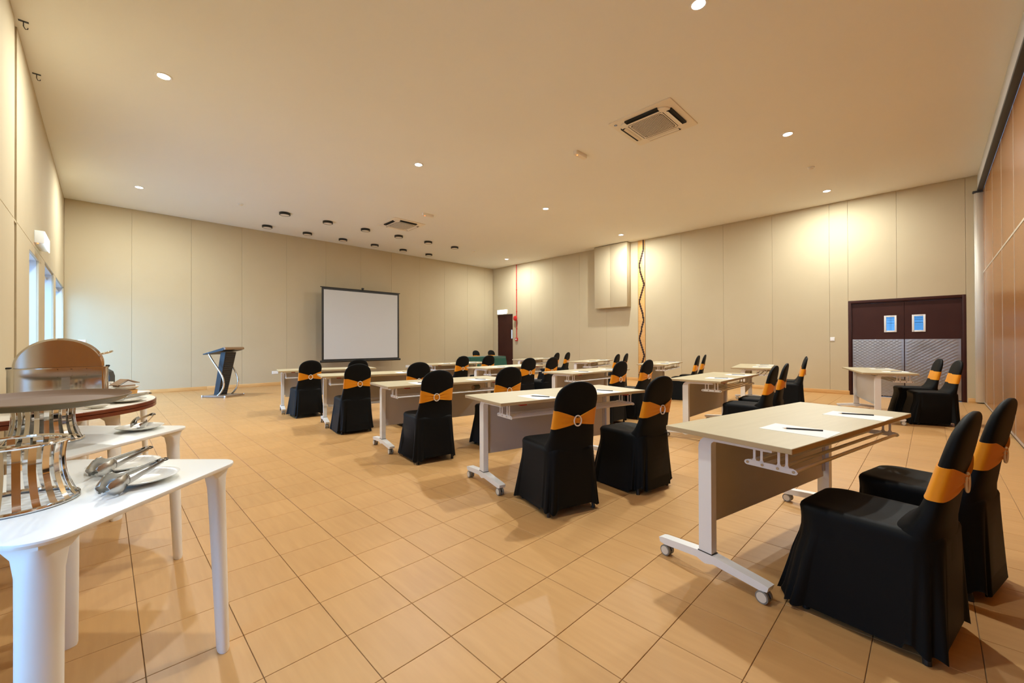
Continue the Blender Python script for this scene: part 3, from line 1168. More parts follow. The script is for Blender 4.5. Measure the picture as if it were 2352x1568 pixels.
def make_chair(variant):
    rr = random.Random(20 + variant)
    r = empty('banquet_chair')
    b = MB()
    # skirt and seat
    N = 144
    base = rrect(1.0, 1.0, 0.40, 35)          # 4*36 = 144 points, unit square with round corners
    ph = [rr.uniform(0, 2 * PI) for _ in range(6)]
    rings = []
    levels = [0.0, 0.03, 0.07, 0.12, 0.2, 0.3, 0.4, 0.5, 0.6, 0.7, 0.8, 0.88, 0.94, 1.0]

    def ring(t, z, shrink=1.0):
        out = []
        hw = (0.203 + 0.034 * t ** 1.25) * shrink
        y0 = -0.048 - 0.016 * t ** 1.1
        y1 = 0.430 + 0.072 * t ** 1.5 - 0.012 * math.sin(PI * min(1, t * 2.2)) * (1 if t < 0.45 else 0.2)
        cy, hy = (y0 + y1) / 2, (y1 - y0) / 2 * shrink
        for i, (u, v) in enumerate(base):
            x, y = u * hw, cy + v * hy
            s = i / N
            amp = 0.022 * t ** 1.15
            d = amp * (math.cos(2 * PI * (9 * s) + ph[0]) * 0.6 + math.cos(2 * PI * 14 * s + ph[1]) * 0.5 + 0.5 * math.cos(2 * PI * 5 * s + ph[2]))
            # inverted pleats: middle of the rear, and one on each side near the front
            if v < -0.7:
                d -= 0.052 * t ** 0.9 * math.exp(-((x - 0.012) / 0.018) ** 2)
                d += 0.012 * t * math.exp(-((abs(x) - 0.05) / 0.03) ** 2)
            if abs(u) > 0.7:
                d -= 0.036 * t ** 0.9 * math.exp(-((y - (0.30 + 0.03 * variant)) / 0.016) ** 2)
            if v > 0.7:
                d -= 0.024 * t * math.exp(-((x) / 0.02) ** 2)
            L = math.hypot(u, v)
            nx, ny = u / L, v / L
            if d > 0 and abs(u * v) > 0.6:
                d *= 0.45
            zz = z
            if t > 0.9:
                zz = z + (0.012 * math.cos(2 * PI * 4 * s + ph[3]) + 0.010 * math.cos(2 * PI * 9 * s + ph[4])) * (t - 0.9) / 0.1
                if v < -0.6 and abs(u) > 0.55:
                    zz += 0.016 * (t - 0.9) / 0.1
            out.append((x + nx * d, y + ny * d, max(0.004, zz)))
        return out
    for t in reversed(levels):
        rings.append(ring(t, 0.026 + (0.448 - 0.026) * (1 - t)))
    rings.append(ring(0.0, 0.460, 0.985))
    rings.append(ring(0.0, 0.470, 0.95))
    for sh in (0.88, 0.75, 0.55, 0.3, 0.08):
        out = []
        for (x, y, z) in ring(0.0, 0.476, sh):
            out.append((x, y, 0.478 - 0.012 * math.sin(PI * max(0, min(1, (y + 0.02) / 0.46))) * (1 - (x / 0.21) ** 2) - 0.004 * (0.95 - sh)))
        rings.append(out)
    b.loft(rings, True, False, True)
    # back
    zs = [0.36, 0.42, 0.46, 0.48, 0.50, 0.53, 0.56, 0.60, 0.65, 0.70, 0.74, 0.77, 0.80, 0.83, 0.86, 0.88, 0.90, 0.912, 0.922, 0.929, 0.9335, 0.936]
    K = 56
    b.loft([[sec_point(z, 2 * PI * i / K) for i in range(K)] for z in zs], True, False, True)
    b.build('chair_cover', 'cloth', r, sharp=70, weld=False)
    # sash
    rx = (0.0, 0.025, -0.018)[variant]
    K, Q = 96, 9
    rz = 0.662

    def lim(a):
        x, y, _ = sec_point(0.67, a)
        rear = math.sin(a) < -0.15
        u = min(1.0, abs(x - rx) / 0.158)
        if not rear:
            u = 1.0
        e = u ** 0.85
        zt = rz + 0.018 + (0.057 + (0.008 if x > 0 else 0.0)) * e
        zb = rz - 0.018 - (0.036 - (0.010 if x > 0 else 0.0)) * e
        return zt, zb, u
    rg = []
    for q in range(Q + 1):
        row = []
        for i in range(K):
            a = 2 * PI * i / K
            zt, zb, u = lim(a)
            f = q / Q
            z = zb + (zt - zb) * f
            wr = 0.0035 * math.sin(2 * PI * 2.5 * f + ph[5] + 3 * u) * (1 - u) + 0.002 * math.sin(2 * PI * 4 * f + 5 * u) * (1 - u ** 2)
            if math.sin(a) < -0.3:
                wr += 0.006 * (1 - u)
            row.append(sec_point(z, a, 0.0045 + wr))
        rg.append(row)
    inner = [[sec_point(p[2], 2 * PI * i / K, -0.002) for i, p in enumerate(row)] for row in (rg[-1], rg[0])]
    b = MB()
    b.loft([inner[1]] + rg + [inner[0]], True, False, False)
    sash = b.build('sash', 'sash', r, sharp=60)
    w_, cy_, h_ = back_sec(rz)
    b = MB()
    b.torus((rx, cy_ - h_ - 0.014, rz), 0.030, 0.0048, 'y', 32, 8, 1.0, 1.18)
    b.build('buckle', 'buckle', sash)
    for (x, y) in ((-0.190, -0.005), (0.190, -0.005), (-0.18, 0.39), (0.18, 0.39)):
        b = MB()
        ix, iy = x * 0.80, 0.035 if y < 0.1 else 0.34
        b.tube([(x, y, 0.0), (x, y, 0.016), (x * 0.985, y + (iy - y) * 0.08, 0.04), (ix, iy, 0.40)], [0.014, 0.014, 0.011, 0.011], 10)
        b.build('leg', 'blackplastic', r)
    return r


CH = [make_chair(0), make_chair(1), make_chair(2)]
used = set()


def put_chair(x, y, rz, variant, label, group):
    c = CH[variant] if variant not in used else copy_tree(CH[variant])
    used.add(variant)
    c.location = (x, y, 0)
    c.rotation_euler = (0, 0, rz)
    tag(c, label, 'chair', group)


for (key, row, colm, x, y, t) in DESKS:
    for s, (lx, ly, dt, var) in enumerate(SEATS[key]):
        wx, wy, tt = W(key, lx, ly)
        a = tt + dt
        # the given point is the top of the back, 0.105 m behind the rear legs
        ox, oy = wx - 0.105 * math.sin(a), wy + 0.105 * math.cos(a)
        put_chair(ox, oy, a, var, 'black covered chair with amber sash, %s seat, %s column, %s' % (('left', 'right')[s], colm, ROWS[row]), 'covered chairs at the desks')

# sheets of paper and pencils
b = MB()
b.box(-0.105, 0.105, -0.1485, 0.1485, 0.0, 0.0008)
paper0 = b.build('paper_sheet', 'paper')


def make_pencil(body):
    r = empty('pencil')
    b = MB()
    n = 6
    def rg(x, rad):
        return [(x, rad * math.cos(2 * PI * i / n + PI / 6), 0.0036 + rad * math.sin(2 * PI * i / n + PI / 6)) for i in range(n)]
    b.loft([rg(-0.0875, 0.0038), rg(0.070, 0.0038)], True, True, True)
    b.build('shaft', body, r, sharp=30)
    b = MB()
    b.loft([rg(0.070, 0.0037), rg(0.0815, 0.0012)], True, True, True)
    tip = b.build('sharpened_tip', 'bare_wood', r, sharp=30)
    b = MB()
    b.loft([rg(0.0815, 0.0012), rg(0.0875, 0.0003)], True, True, True)
    b.build('lead_point', 'pencil', tip, sharp=30)
    b = MB()
    b.box(-0.072, 0.0, -0.0012, 0.0012, 0.00685, 0.00705)
    b.build('gold_print', 'gold', r)
    return r


PEN = {'k': make_pencil('pencil'), 'b': make_pencil('pencil_blue')}
pused = set()
first = True
BLUE = {('B2', 0), ('B2', 1), ('D1', 0), ('D2', 1), ('D2', 0)}
for (key, row, colm, x, y, t) in DESKS:
    for s in (0, 1):
        j = (hash((row, colm == 'left', s)) % 7 - 3) * 0.004
        lx, ly = (-0.360, -0.152) if s == 0 else (0.398, -0.157)
        wx, wy, tt = W(key, lx + j, ly)
        p = paper0 if first else paper0.copy()
        if not first:
            COL.objects.link(p)
        first = False
        p.location = (wx, wy, 0.7503)
        p.rotation_euler = (0, 0, tt + j * 6)
        side = ('left', 'right')[s]
        tag(p, 'white paper sheet, %s half of desk, %s column, %s' % (side, colm, ROWS[row]), 'paper', 'paper sheets on the desks')
        kind = 'b' if (key, s) in BLUE else 'k'
        pc = PEN[kind] if kind not in pused else copy_tree(PEN[kind])
        pused.add(kind)
        wx, wy, tt = W(key, (-0.345 if s == 0 else 0.433) + j, -0.160 if s == 0 else -0.139)
        pc.location = (wx, wy, 0.7512)
        pc.rotation_euler = (0, 0, tt + math.radians(119 if s == 0 else 116) + j * 8)
        tag(pc, '%s pencil, %s half of desk, %s column, %s' % ('dark blue' if kind == 'b' else 'black', side, colm, ROWS[row]), 'pencil', 'pencils on the paper sheets')

# jar lying on the rack of one desk
wx, wy, tt = W('A2', 0.36, -0.17)
r = empty('glass_jar', (wx, wy, 0.6305), tt + 0.15)
b = MB()
rg = []
for (xx, rad) in ((-0.045, 0.0), (-0.045, 0.026), (-0.04, 0.030), (0.035, 0.030), (0.045, 0.022)):
    rg.append([(xx, max(rad, 1e-4) * math.cos(2 * PI * i / 24), 0.030 + max(rad, 1e-4) * math.sin(2 * PI * i / 24)) for i in range(24)])
b.loft(rg, True, False, True)
b.build('jar_body', 'olive', r)
b = MB()
b.cyl((-0.062, 0, 0.030), 0.024, 0.017, 'x', 20)
b.build('lid', 'kraft', r)
tag(r, 'small olive jar lying on the rack under third row desk, left column', 'jar')

# ------------------------------------------------------------------ head table with green cloth
hx0, hx1, hy0, hy1, hz = 8.80, 10.45, 10.92, 11.55, 0.735
r = empty('head_table', ((hx0 + hx1) / 2, (hy0 + hy1) / 2, 0))
hw, hd = (hx1 - hx0) / 2, (hy1 - hy0) / 2
b = MB()
b.box(-hw, hw, -hd, hd, hz - 0.03, hz - 0.004)
b.build('table_top', 'beech', r)
for sx in (-1, 1):
    for sy in (-1, 1):
        b = MB()
        b.cyl((sx * (hw - 0.08), sy * (hd - 0.08), 0), 0.018, hz - 0.03, 'z', 12)
        b.build('leg', 'dark', r)
tag(r, 'long head table hidden under a green cloth near the far door', 'table')
b = MB()
N = 240
rings = []
for t in (0.0, 0.02, 0.06, 0.15, 0.3, 0.45, 0.6, 0.8, 1.0):
    out = []
    for i, (u, v) in enumerate(rrect(hw + 0.006, hd + 0.006, 0.012, 59)):
        s = i / N
        d = 0.010 * t + 0.020 * t * math.cos(2 * PI * 31 * s) * (0.4 + 0.6 * math.cos(2 * PI * 3 * s) ** 2)
        cor = math.exp(-(((abs(u) - hw) ** 2 + (abs(v) - hd) ** 2) / 0.006))
        d += 0.08 * t * cor
        L = math.hypot(u / hw, v / hd)
        out.append((u + d * (u / hw) / L, v + d * (v / hd) / L, hz - 0.004 * min(1, t / 0.02) - 0.70 * t))
    rings.append(out)
top = [(x * 0.985, y * 0.96, hz + 0.002) for x, y, z in rings[0]]
b.loft([top] + rings, True, True, False)
o = b.build('tablecloth', 'green', loc=((hx0 + hx1) / 2, (hy0 + hy1) / 2, 0), sharp=60)
tag(o, 'dark green cloth draped over the head table near far door', 'tablecloth')
put_chair(10.15, 12.17, PI + 0.03, 0, 'black covered chair with amber sash behind green head table, left one', 'chairs behind the head table')
put_chair(10.93, 12.17, PI - 0.02, 1, 'black covered chair with amber sash behind green head table, right one', 'chairs behind the head table')

# ------------------------------------------------------------------ projection screen on tripod
SY = 12.85
r = empty('projection_screen', (5.935, SY, 0))
b = MB()
b.box(-1.285, 1.285, -0.006, 0.0, 0.72, 2.90)
b.box(-1.285, 1.285, -0.004, -0.002, 0.70, 2.92)
b.build('fabric', 'blackplastic', r)
b = MB()
b.box(-1.225, 1.225, -0.0085, -0.006, 0.735, 2.855)
b.build('white_surface', 'screen', r)
b = MB()
b.cyl((-1.325, -0.002, 0.672), 0.036, 2.65, 'x', 18)
b.build('roller_case', 'blackplastic', r)
b = MB()
b.cyl((-1.322, -0.002, 2.925), 0.014, 2.644, 'x', 12)
b.build('top_bar', 'blackplastic', r)
b = MB()
b.cyl((0, 0.03, 0.10), 0.016, 2.90, 'z', 14)
b.box(-0.02, 0.02, -0.01, 0.05, 2.90, 2.96, 0.006)
b.build('pole', 'blackplastic', r)
b = MB()
b.box(-0.035, 0.035, -0.02, 0.04, 2.955, 3.0, 0.01)
b.build('top_hook', 'blackplastic', r)
for k in range(3):
    a = PI / 2 + k * 2 * PI / 3
    b = MB()
    b.tube([(0, 0.03, 0.55), (0.28 * math.cos(a), 0.03 + 0.28 * math.sin(a), 0.10), (0.36 * math.cos(a), 0.03 + 0.36 * math.sin(a), 0.012)], 0.012, 10)
    b.build('leg', 'blackplastic', r)
tag(r, 'white projection screen with black border on a tripod', 'screen')

# ------------------------------------------------------------------ lectern
r = empty('lectern', (1.96, 11.47, 0), math.radians(36.5))
# local: x along the audience side, -y towards the audience
b = MB()
b.box(-0.27, 0.27, -0.30, 0.30, 0.0, 0.045, 0.008)
b.build('base', 'lectern_tan', r)
b = MB()
for sx in (-1, 1):
    for sy in (-1, 1):
        b.box(sx * 0.262 - 0.016, sx * 0.262 + 0.016, sy * 0.292 - 0.016, sy * 0.292 + 0.016, 0.0, 0.05, 0.004)
b.box(-0.26, 0.26, -0.304, -0.296, 0.004, 0.012)
b.build('corner_cap', 'steel', r)


def lean(z):
    return 0.09 - 0.22 * z


b = MB()
rings = []
for z in (0.045, 1.02):
    hw_ = 0.115 + 0.035 * z
    y = lean(z)
    rings.append([(-hw_, y - 0.06, z), (hw_, y - 0.06, z), (hw_, y + 0.06, z), (-hw_, y + 0.06, z)])
b.loft(rings, True, True, True)
colm_ = b.build('column', 'blackplastic', r)
for k in range(21):
    z = 0.09 + 0.043 * k
    hw_ = (0.115 + 0.035 * z) * 0.80
    y = lean(z) - 0.06
    b = MB()
    b.prism([(y, z), (y - 0.010, z + 0.006), (y - 0.010 - 0.004, z + 0.014), (y - 0.006, z + 0.024)], 'x', -hw_, hw_)
    b.build('slat', 'dark', colm_)
b = MB()
b.prism([(-0.27, 1.10), (-0.24, 1.125), (0.27, 0.985), (0.27, 0.965), (-0.20, 1.055), (-0.255, 1.07)], 'x', -0.27, 0.27)
b.build('reading_desk', 'blackplastic', r)
b = MB()
b.prism([(-0.30, 1.085), (-0.305, 1.115), (-0.275, 1.14), (-0.235, 1.135), (-0.235, 1.10), (-0.265, 1.075)], 'x', -0.265, 0.265)
b.build('front_ledge', 'lectern_tan', r)
for sx in (-1, 1):
    path = []
    for i in range(19):
        t = i / 18
        z = 0.03 + 0.99 * t
        y = -0.02 - 0.30 * math.sin(PI * min(1.0, t * 1.05) ** 0.9) * (1 - t * 0.75) + 0.20 * t ** 1.6
        path.append((sx * (0.19 + 0.03 * t), y, z))
    b = MB()
    b.tube(path, 0.019, 14)
    b.build('curved_tube', 'steel', r)
tag(r, 'black louvred lectern with curved chrome tubes standing by the screen wall', 'lectern')

# ------------------------------------------------------------------ buffet tables
TZ = 0.735


def make_white_table():
    r = empty('plastic_table')
    h = 0.362
    b = MB()
    o_ = rrect(h, h, 0.075, 8)
    b.loft([[(x * 0.975, y * 0.975, TZ - 0.017) for x, y in o_], [(x * 0.992, y * 0.992, TZ - 0.014) for x, y in o_], [(x, y, TZ - 0.006) for x, y in o_],
            [(x * 0.997, y * 0.997, TZ - 0.001) for x, y in o_], [(x * 0.985, y * 0.985, TZ) for x, y in o_]], True, True, True)
    b.build('table_top', 'white_plastic', r)
    for k in range(4):
        a = PI / 4 + k * PI / 2
        er, et = (math.cos(a), math.sin(a)), (-math.sin(a), math.cos(a))
        rings = []
        for (z, rc, ra, ta) in ((0.0, 0.446, 0.019, 0.036), (0.01, 0.446, 0.021, 0.039), (0.25, 0.438, 0.024, 0.041), (0.5, 0.430, 0.027, 0.042), (0.64, 0.425, 0.029, 0.043),
                                (0.685, 0.422, 0.034, 0.049), (0.705, 0.412, 0.050, 0.066), (0.714, 0.398, 0.070, 0.090), (0.7195, 0.380, 0.092, 0.115)):
            ring = []
            for i in range(28):
                q = 2 * PI * i / 28
                u, w = rc + ra * math.cos(q), ta * math.sin(q)
                # keep the flare inside the round corner of the top
                lim_ = 0.472
                u = min(u, lim_ - abs(w) * 0.98) if z > 0.65 else u
                ring.append((er[0] * u + et[0] * w, er[1] * u + et[1] * w, z))
            rings.append(ring)
        b = MB()
        b.loft(rings, True, True, True)
        b.build('leg', 'white_plastic', r, sharp=50)
    return r


wt = make_white_table()
WT = [(-0.112, 1.968, PI / 4, 'white plastic buffet table nearest the camera, holding empty riser and two tongs plates'),
      (-0.150, 2.990, PI / 4, 'white plastic buffet table under the brown oval tray'),
      (-0.255, 4.245, 0.0, 'white plastic table carrying the half round mahogany edged top'),
      (-0.148, 5.535, PI / 4, 'farthest white plastic buffet table, holding plate stacks behind the chafing dish')]
for k, (x, y, a, lb) in enumerate(WT):
    t_ = wt if k == 0 else copy_tree(wt)
    t_.location = (x, y, 0)
    t_.rotation_euler = (0, 0, a)
    tag(t_, lb, 'table', 'white buffet tables')

# half round top of two leaves, laid on a white table
r = empty('half_round_top', (-0.507, 4.318, TZ))
XF = XL + 0.03 + 0.507


def half_disc(R, xf, n=48):
    a0 = math.acos(max(-1, xf / R))
    return [(R * math.cos(-a0 + 2 * a0 * i / n), R * math.sin(-a0 + 2 * a0 * i / n)) for i in range(n + 1)]


for z0 in (0.0, 0.0265):
    b = MB()
    pts = half_disc(0.80, XF)
    p2 = half_disc(0.796, XF)
    b.loft([[(x, y, z0 + 0.0005) for x, y in p2], [(x, y, z0 + 0.003) for x, y in pts], [(x, y, z0 + 0.0235) for x, y in pts], [(x, y, z0 + 0.026) for x, y in p2]], True, True, True)
    b.build('leaf', 'mahogany', r)
b = MB()
pts = half_disc(0.794, XF)
b.loft([[(x, y, 0.052) for x, y in pts], [(x, y, 0.0533) for x, y in pts]], True, True, True)
b.build('laminate_surface', 'cream_top', r)
tag(r, 'half round cream table top with double mahogany edge on buffet', 'table top')
HZ = TZ + 0.0534


# riser stands of curved chrome strips
def make_riser():
    r = empty('display_riser')
    def rad(t):
        return 0.131 - 0.026 * math.sin(PI * min(1, t * 0.72) ** 0.9) ** 1.0 - 0.004 * t
    H_ = 0.185
    b = MB()
    b.torus((0, 0, 0.006), 0.132, 0.006, 'z', 56, 8)
    b.build('ring', 'steel', r)
    b = MB()
    b.torus((0, 0, H_ - 0.005), rad(1.0) + 0.002, 0.005, 'z', 56, 8)
    b.build('ring', 'steel', r)
    b = MB()
    rings = []
    for i in range(13):
        t = i / 12
        R = rad(t)
        z = 0.006 + (H_ - 0.012) * t
        if i == 0:
            R += 0.002
        w = 0.0082
        rings.append([(R, -w, z), (R + 0.0015, -w, z), (R + 0.0015, w, z), (R, w, z)])
    b.loft(rings, True, True, True)
    s0 = b.build('strip', 'steel', r, sharp=30)
    for k in range(1, 22):
        kid(s0, 'strip', r, rot=(0, 0, 2 * PI * k / 22))
    return r


rs = make_riser()
rs.location = (-0.188, 1.876, TZ)
tag(rs, 'empty round riser of curved chrome strips on nearest white table', 'riser', 'chrome risers')
rs2 = copy_tree(rs)
rs2.location = (-0.205, 2.985, TZ)
tag(rs2, 'round riser of curved chrome strips holding up the brown oval tray', 'riser', 'chrome risers')

r = empty('serving_tray', (-0.2, 2.968, TZ + 0.186), 0.0)
b = MB()
prof = [(0.0, 0.0), (0.86, 0.0), (0.92, 0.008), (0.965, 0.022), (1.0, 0.027), (1.0, 0.031)]
b.lathe([(p * 1.0, z) for p, z in prof], n=96, sx=0.305, sy=0.385)
b.build('shell', 'tray_out', r, sharp=50)
b = MB()
prof = [(1.0, 0.031), (0.985, 0.034), (0.965, 0.030), (0.925, 0.016), (0.90, 0.013), (0.87, 0.006), (0.84, 0.005), (0.0, 0.005)]
b.lathe(prof, n=96, sx=0.305, sy=0.385)
b.build('non_slip_lining', 'tray', r, sharp=50)
tag(r, 'brown oval non-slip serving tray resting on a chrome riser', 'tray')


# plates and tongs
def make_plate(rad, sx=1.0, sy=1.0):
    b = MB()
    b.lathe([(0.0, 0.004), (0.40 * rad, 0.004), (0.62 * rad, 0.006), (0.80 * rad, 0.011), (0.98 * rad, 0.019), (1.0 * rad, 0.021), (0.99 * rad, 0.0215), (0.80 * rad, 0.0145),
             (0.64 * rad, 0.009), (0.45 * rad, 0.0075), (0.0, 0.0075)], n=56, sx=sx, sy=sy)
    b.lathe([(0.0, 0.0), (0.42 * rad, 0.0), (0.44 * rad, 0.005)], n=48, sx=sx, sy=sy)
    return b


PL = [(0.088, 1.885, TZ, 0.105, 1.0, 1.0, 'round white plate under the front tongs on nearest white table'),
      (0.055, 2.135, TZ, 0.105, 1.0, 1.0, 'round white plate under the rear tongs on nearest white table'),
      (0.140, 3.040, TZ, 0.102, 1.0, 1.05, 'round white plate with tongs on the table with the brown tray'),
      (0.115, 4.080, HZ, 0.110, 1.0, 1.15, 'round white plate with tongs on the half round top')]
for (x, y, z, rad, sx, sy, lb) in PL:
    o = make_plate(rad, sx, sy).build('plate', 'china', loc=(x, y, z + 0.0003), sharp=50, weld=False)
    tag(o, lb, 'plate', 'tongs plates')


def make_tongs(l=0.27):
    """Sprung catering tongs along +x: scalloped heads at x=0, hinge with black ring at x=l."""
    r = empty('serving_tongs')
    for s in (-1, 1):
        b = MB()
        rings = []
        for i in range(15):
            t = i / 14
            x = 0.075 + (l - 0.075) * t
            gap = 0.017 * (1 - t) + 0.005
            w = 0.0105 - 0.003 * t
            zc_ = 0.0
            rings.append([(x, s * gap, zc_ - w), (x, s * (gap + 0.0012), zc_ - w), (x, s * (gap + 0.004), zc_), (x, s * (gap + 0.0012), zc_ + w), (x, s * gap, zc_ + w), (x, s * (gap + 0.0028), zc_)])
        b.loft(rings, True, True, True)
        arm = b.build('arm', 'brushed', r, sharp=30)
        b = MB()
        rings = []
        n = 16
        for i in range(11):
            t = i / 10
            x = 0.085 * (1 - t)
            wid = 0.011 + 0.013 * math.sin(PI * min(1, 0.15 + t * 0.85)) + (0.006 if 0.2 < t < 0.95 else 0)
            if t > 0.9:
                wid *= 0.75
            sc_ = 1 + 0.07 * math.cos(i * 2.6)
            bow = 0.012 * math.sin(PI * t)
            ring = []
            for k in range(n):
                q = -1 + 2 * k / (n - 1)
                ring.append((x, s * (0.020 + bow - 0.010 * q * q), wid * sc_ * q))
            for k in reversed(range(n)):
                q = -1 + 2 * k / (n - 1)
                ring.append((x, s * (0.0188 + bow - 0.010 * q * q), wid * sc_ * q))
            rings.append(ring)
        b.loft(rings, True, True, True)
        b.build('scalloped_head', 'brushed', arm, sharp=40)
    b = MB()
    b.cyl((l - 0.004, 0, -0.009), 0.0065, 0.018, 'z', 14)
    b.build('hinge', 'steel', r)
    b = MB()
    b.torus((l + 0.012, 0, 0), 0.011, 0.0026, 'z', 24, 8, 1.2, 0.8)
    b.build('pull_ring', 'blackplastic', r)
    return r


tg = make_tongs()


def put_tongs(src, copy, p0, p1, roll, label):
    d = Vector(p1) - Vector(p0)
    t_ = copy_tree(src) if copy else src
    t_.location = p0
    yaw = math.atan2(d.y, d.x)
    pitch = -math.atan2(d.z, math.hypot(d.x, d.y))
    t_.rotation_mode = 'XYZ'
    m = Matrix.Rotation(yaw, 4, 'Z') @ Matrix.Rotation(pitch, 4, 'Y') @ Matrix.Rotation(roll, 4, 'X')
    t_.rotation_euler = m.to_euler()
    tag(t_, label, 'tongs', 'serving tongs')


put_tongs(tg, False, (-0.004, 1.742, TZ + 0.033), (0.165, 1.985, TZ + 0.046), 0.2, 'steel tongs with black ring on the front plate of nearest white table')
put_tongs(tg, True, (-0.030, 2.010, TZ + 0.033), (0.137, 2.250, TZ + 0.046), 0.2, 'steel tongs with black ring on the rear plate of nearest white table')
put_tongs(tg, True, (0.120, 2.985, TZ + 0.034), (0.205, 3.240, TZ + 0.052), 0.5, 'steel tongs pointing at the camera on plate beside the brown tray')
put_tongs(tg, True, (0.030, 4.02, HZ + 0.030), (0.235, 4.19, HZ + 0.040), 0.2, 'steel tongs on the plate on half round top')

# chafing dish with roll lid: end towards the camera, front (handle) towards the room
r = empty('chafing_dish', (-0.210, 4.395, HZ))
hx, hy = 0.232, 0.315
N = 176
outl = rrect(hx, hy, 0.035, 43)
ZR = 0.256
lower, upper = [], []
for (x, y) in outl:
    dx, dy = hx - abs(x), hy - abs(y)
    e = max(min(dx, 1) if dy < 0.04 else 0, min(dy, 1) if dx < 0.04 else 0)
    q = max(0.0, min(1.0, (e - 0.052) / 0.05))
    zl = 0.214 * (1 - (1 - q) ** 2.2) if e > 0.052 else 0.0
    lower.append((x, y, zl))
    upper.append((x, y, ZR))
inn = 0.985
b = MB()
b.loft([lower, upper, [(x * inn, y * inn, ZR) for x, y, z in upper], [(x * inn, y * inn, z) for x, y, z in lower], lower], True, False, False)
frame = b.build('frame', 'steel', r, sharp=40)
b = MB()
o_ = rrect(hx * 0.9, hy * 0.93, 0.05, 8)
b.loft([[(x * 0.9, y * 0.92, 0.180) for x, y in o_], [(x * 0.97, y * 0.98, 0.187) for x, y in o_], [(x, y, 0.205) for x, y in o_], [(x, y, 0.253) for x, y in o_]], True, True, True)
b.build('water_pan', 'brushed', r)
b = MB()
o_ = rrect(hx + 0.004, hy + 0.004, 0.037, 8)
o2 = rrect(hx - 0.03, hy - 0.03, 0.03, 8)
b.loft([[(x, y, ZR - 0.004) for x, y in o_], [(x, y, ZR + 0.003) for x, y in o_], [(x, y, ZR + 0.006) for x, y in o2]], True, False, True)
b.build('rim', 'steel', r)
# lid: half cylinder about y
RL = 0.205
b = MB()
prof = [(RL * math.cos(PI * i / 40), ZR + 0.006 + RL * 0.92 * math.sin(PI * i / 40)) for i in range(41)]
prs = [(x * 0.975, z) if False else (x, z) for x, z in prof]
ins = [(x * 0.965, ZR + 0.006 + (z - ZR - 0.006) * 0.965) for x, z in prof]
yl = hy - 0.028
rg = []
for (yy, pr_) in ((-yl - 0.004, ins), (-yl, prof), (-yl + 0.014, prof), (yl - 0.014, prof), (yl, prof), (yl + 0.004, ins)):
    rg.append([(x, yy, z) for x, z in pr_])
b.loft(rg, True, True, True)
lid = b.build('roll_lid', 'steel', r, sharp=28)
for yy in (-yl + 0.016, yl - 0.022):
    b = MB()
    path = [((RL + 0.002) * math.cos(PI * i / 40), yy, ZR + 0.006 + (RL + 0.002) * 0.92 * math.sin(PI * i / 40)) for i in range(41)]
    b.tube(path, 0.0045, 8)
    b.build('lid_rib', 'steel', lid)
b = MB()
a = math.radians(24)
hxp, hzp = RL * math.cos(a), ZR + 0.006 + RL * 0.92 * math.sin(a)
b.tube([(hxp - 0.004, -0.07, hzp), (hxp + 0.035, -0.068, hzp + 0.012), (hxp + 0.06, -0.045, hzp + 0.022), (hxp + 0.066, 0, hzp + 0.025), (hxp + 0.06, 0.045, hzp + 0.022),
        (hxp + 0.035, 0.068, hzp + 0.012), (hxp - 0.004, 0.07, hzp)], 0.0075, 12)
b.build('lid_handle', 'steel', lid)
for (x0, x1, z0, z1) in ((-0.012, 0.052, ZR - 0.062, ZR - 0.006), (0.054, 0.126, ZR - 0.052, ZR - 0.006)):
    b = MB()
    q = 0.0035
    for (a0, a1, c0, c1) in ((x0, x1, z0, z0 + q), (x0, x1, z1 - q, z1), (x0, x0 + q, z0, z1), (x1 - q, x1, z0, z1)):
        b.box(a0, a1, -hy - 0.008, -hy + 0.001, c0, c1)
    b.build('label_holder', 'steel', frame, weld=False)
b = MB()
b.box(-0.05, 0.05, -hy + 0.05, -hy + 0.13, 0.0, 0.045, 0.006)
b.cyl((0, -hy + 0.09, 0.045), 0.035, 0.03, 'z', 20)
b.build('burner', 'brushed', r)
b = MB()
b.box(0.006, 0.046, -hy - 0.002, -hy + 0.002, 0.045, ZR - 0.055)
b.build('support_strap', 'brushed', frame)
for sx in (-1, 1):
    b = MB()
    b.box(sx * (hx - 0.004) - 0.012, sx * (hx - 0.004) + 0.012, -hy + 0.06, -hy + 0.10, ZR, ZR + 0.012, 0.004)
    b.build('lid_stop', 'blackplastic', r)
tag(r, 'polished steel chafing dish with domed roll lid on the half round top', 'chafing dish')

# plate stacks behind the chafing dish
pm = make_plate(0.105).mesh('stack_plate', 'china', 50, False)
for (sx_, sy_, n, lbl) in ((-0.395, 5.70, 15, 'left stack'), (-0.135, 5.41, 17, 'right stack')):
    for k in range(n):
        o = bpy.data.objects.new('stacked_plate', pm)
        COL.objects.link(o)
        o.location = (sx_ + 0.001 * math.sin(k * 2.1), sy_ + 0.001 * math.cos(k * 1.7), TZ + 0.0003 + 0.0078 * k)
        pos = 'bottom plate' if k == 0 else ('top plate' if k == n - 1 else '%s plate from the bottom' % (['second', 'third', 'fourth', 'fifth', 'sixth', 'seventh', 'eighth', 'ninth', 'tenth', 'eleventh', 'twelfth', 'thirteenth', 'fourteenth', 'fifteenth', 'sixteenth'][k - 1]))
        tag(o, 'white china plate, %s of the %s behind the chafing dish' % (pos, lbl), 'plate', 'stacked plates, %s' % lbl)

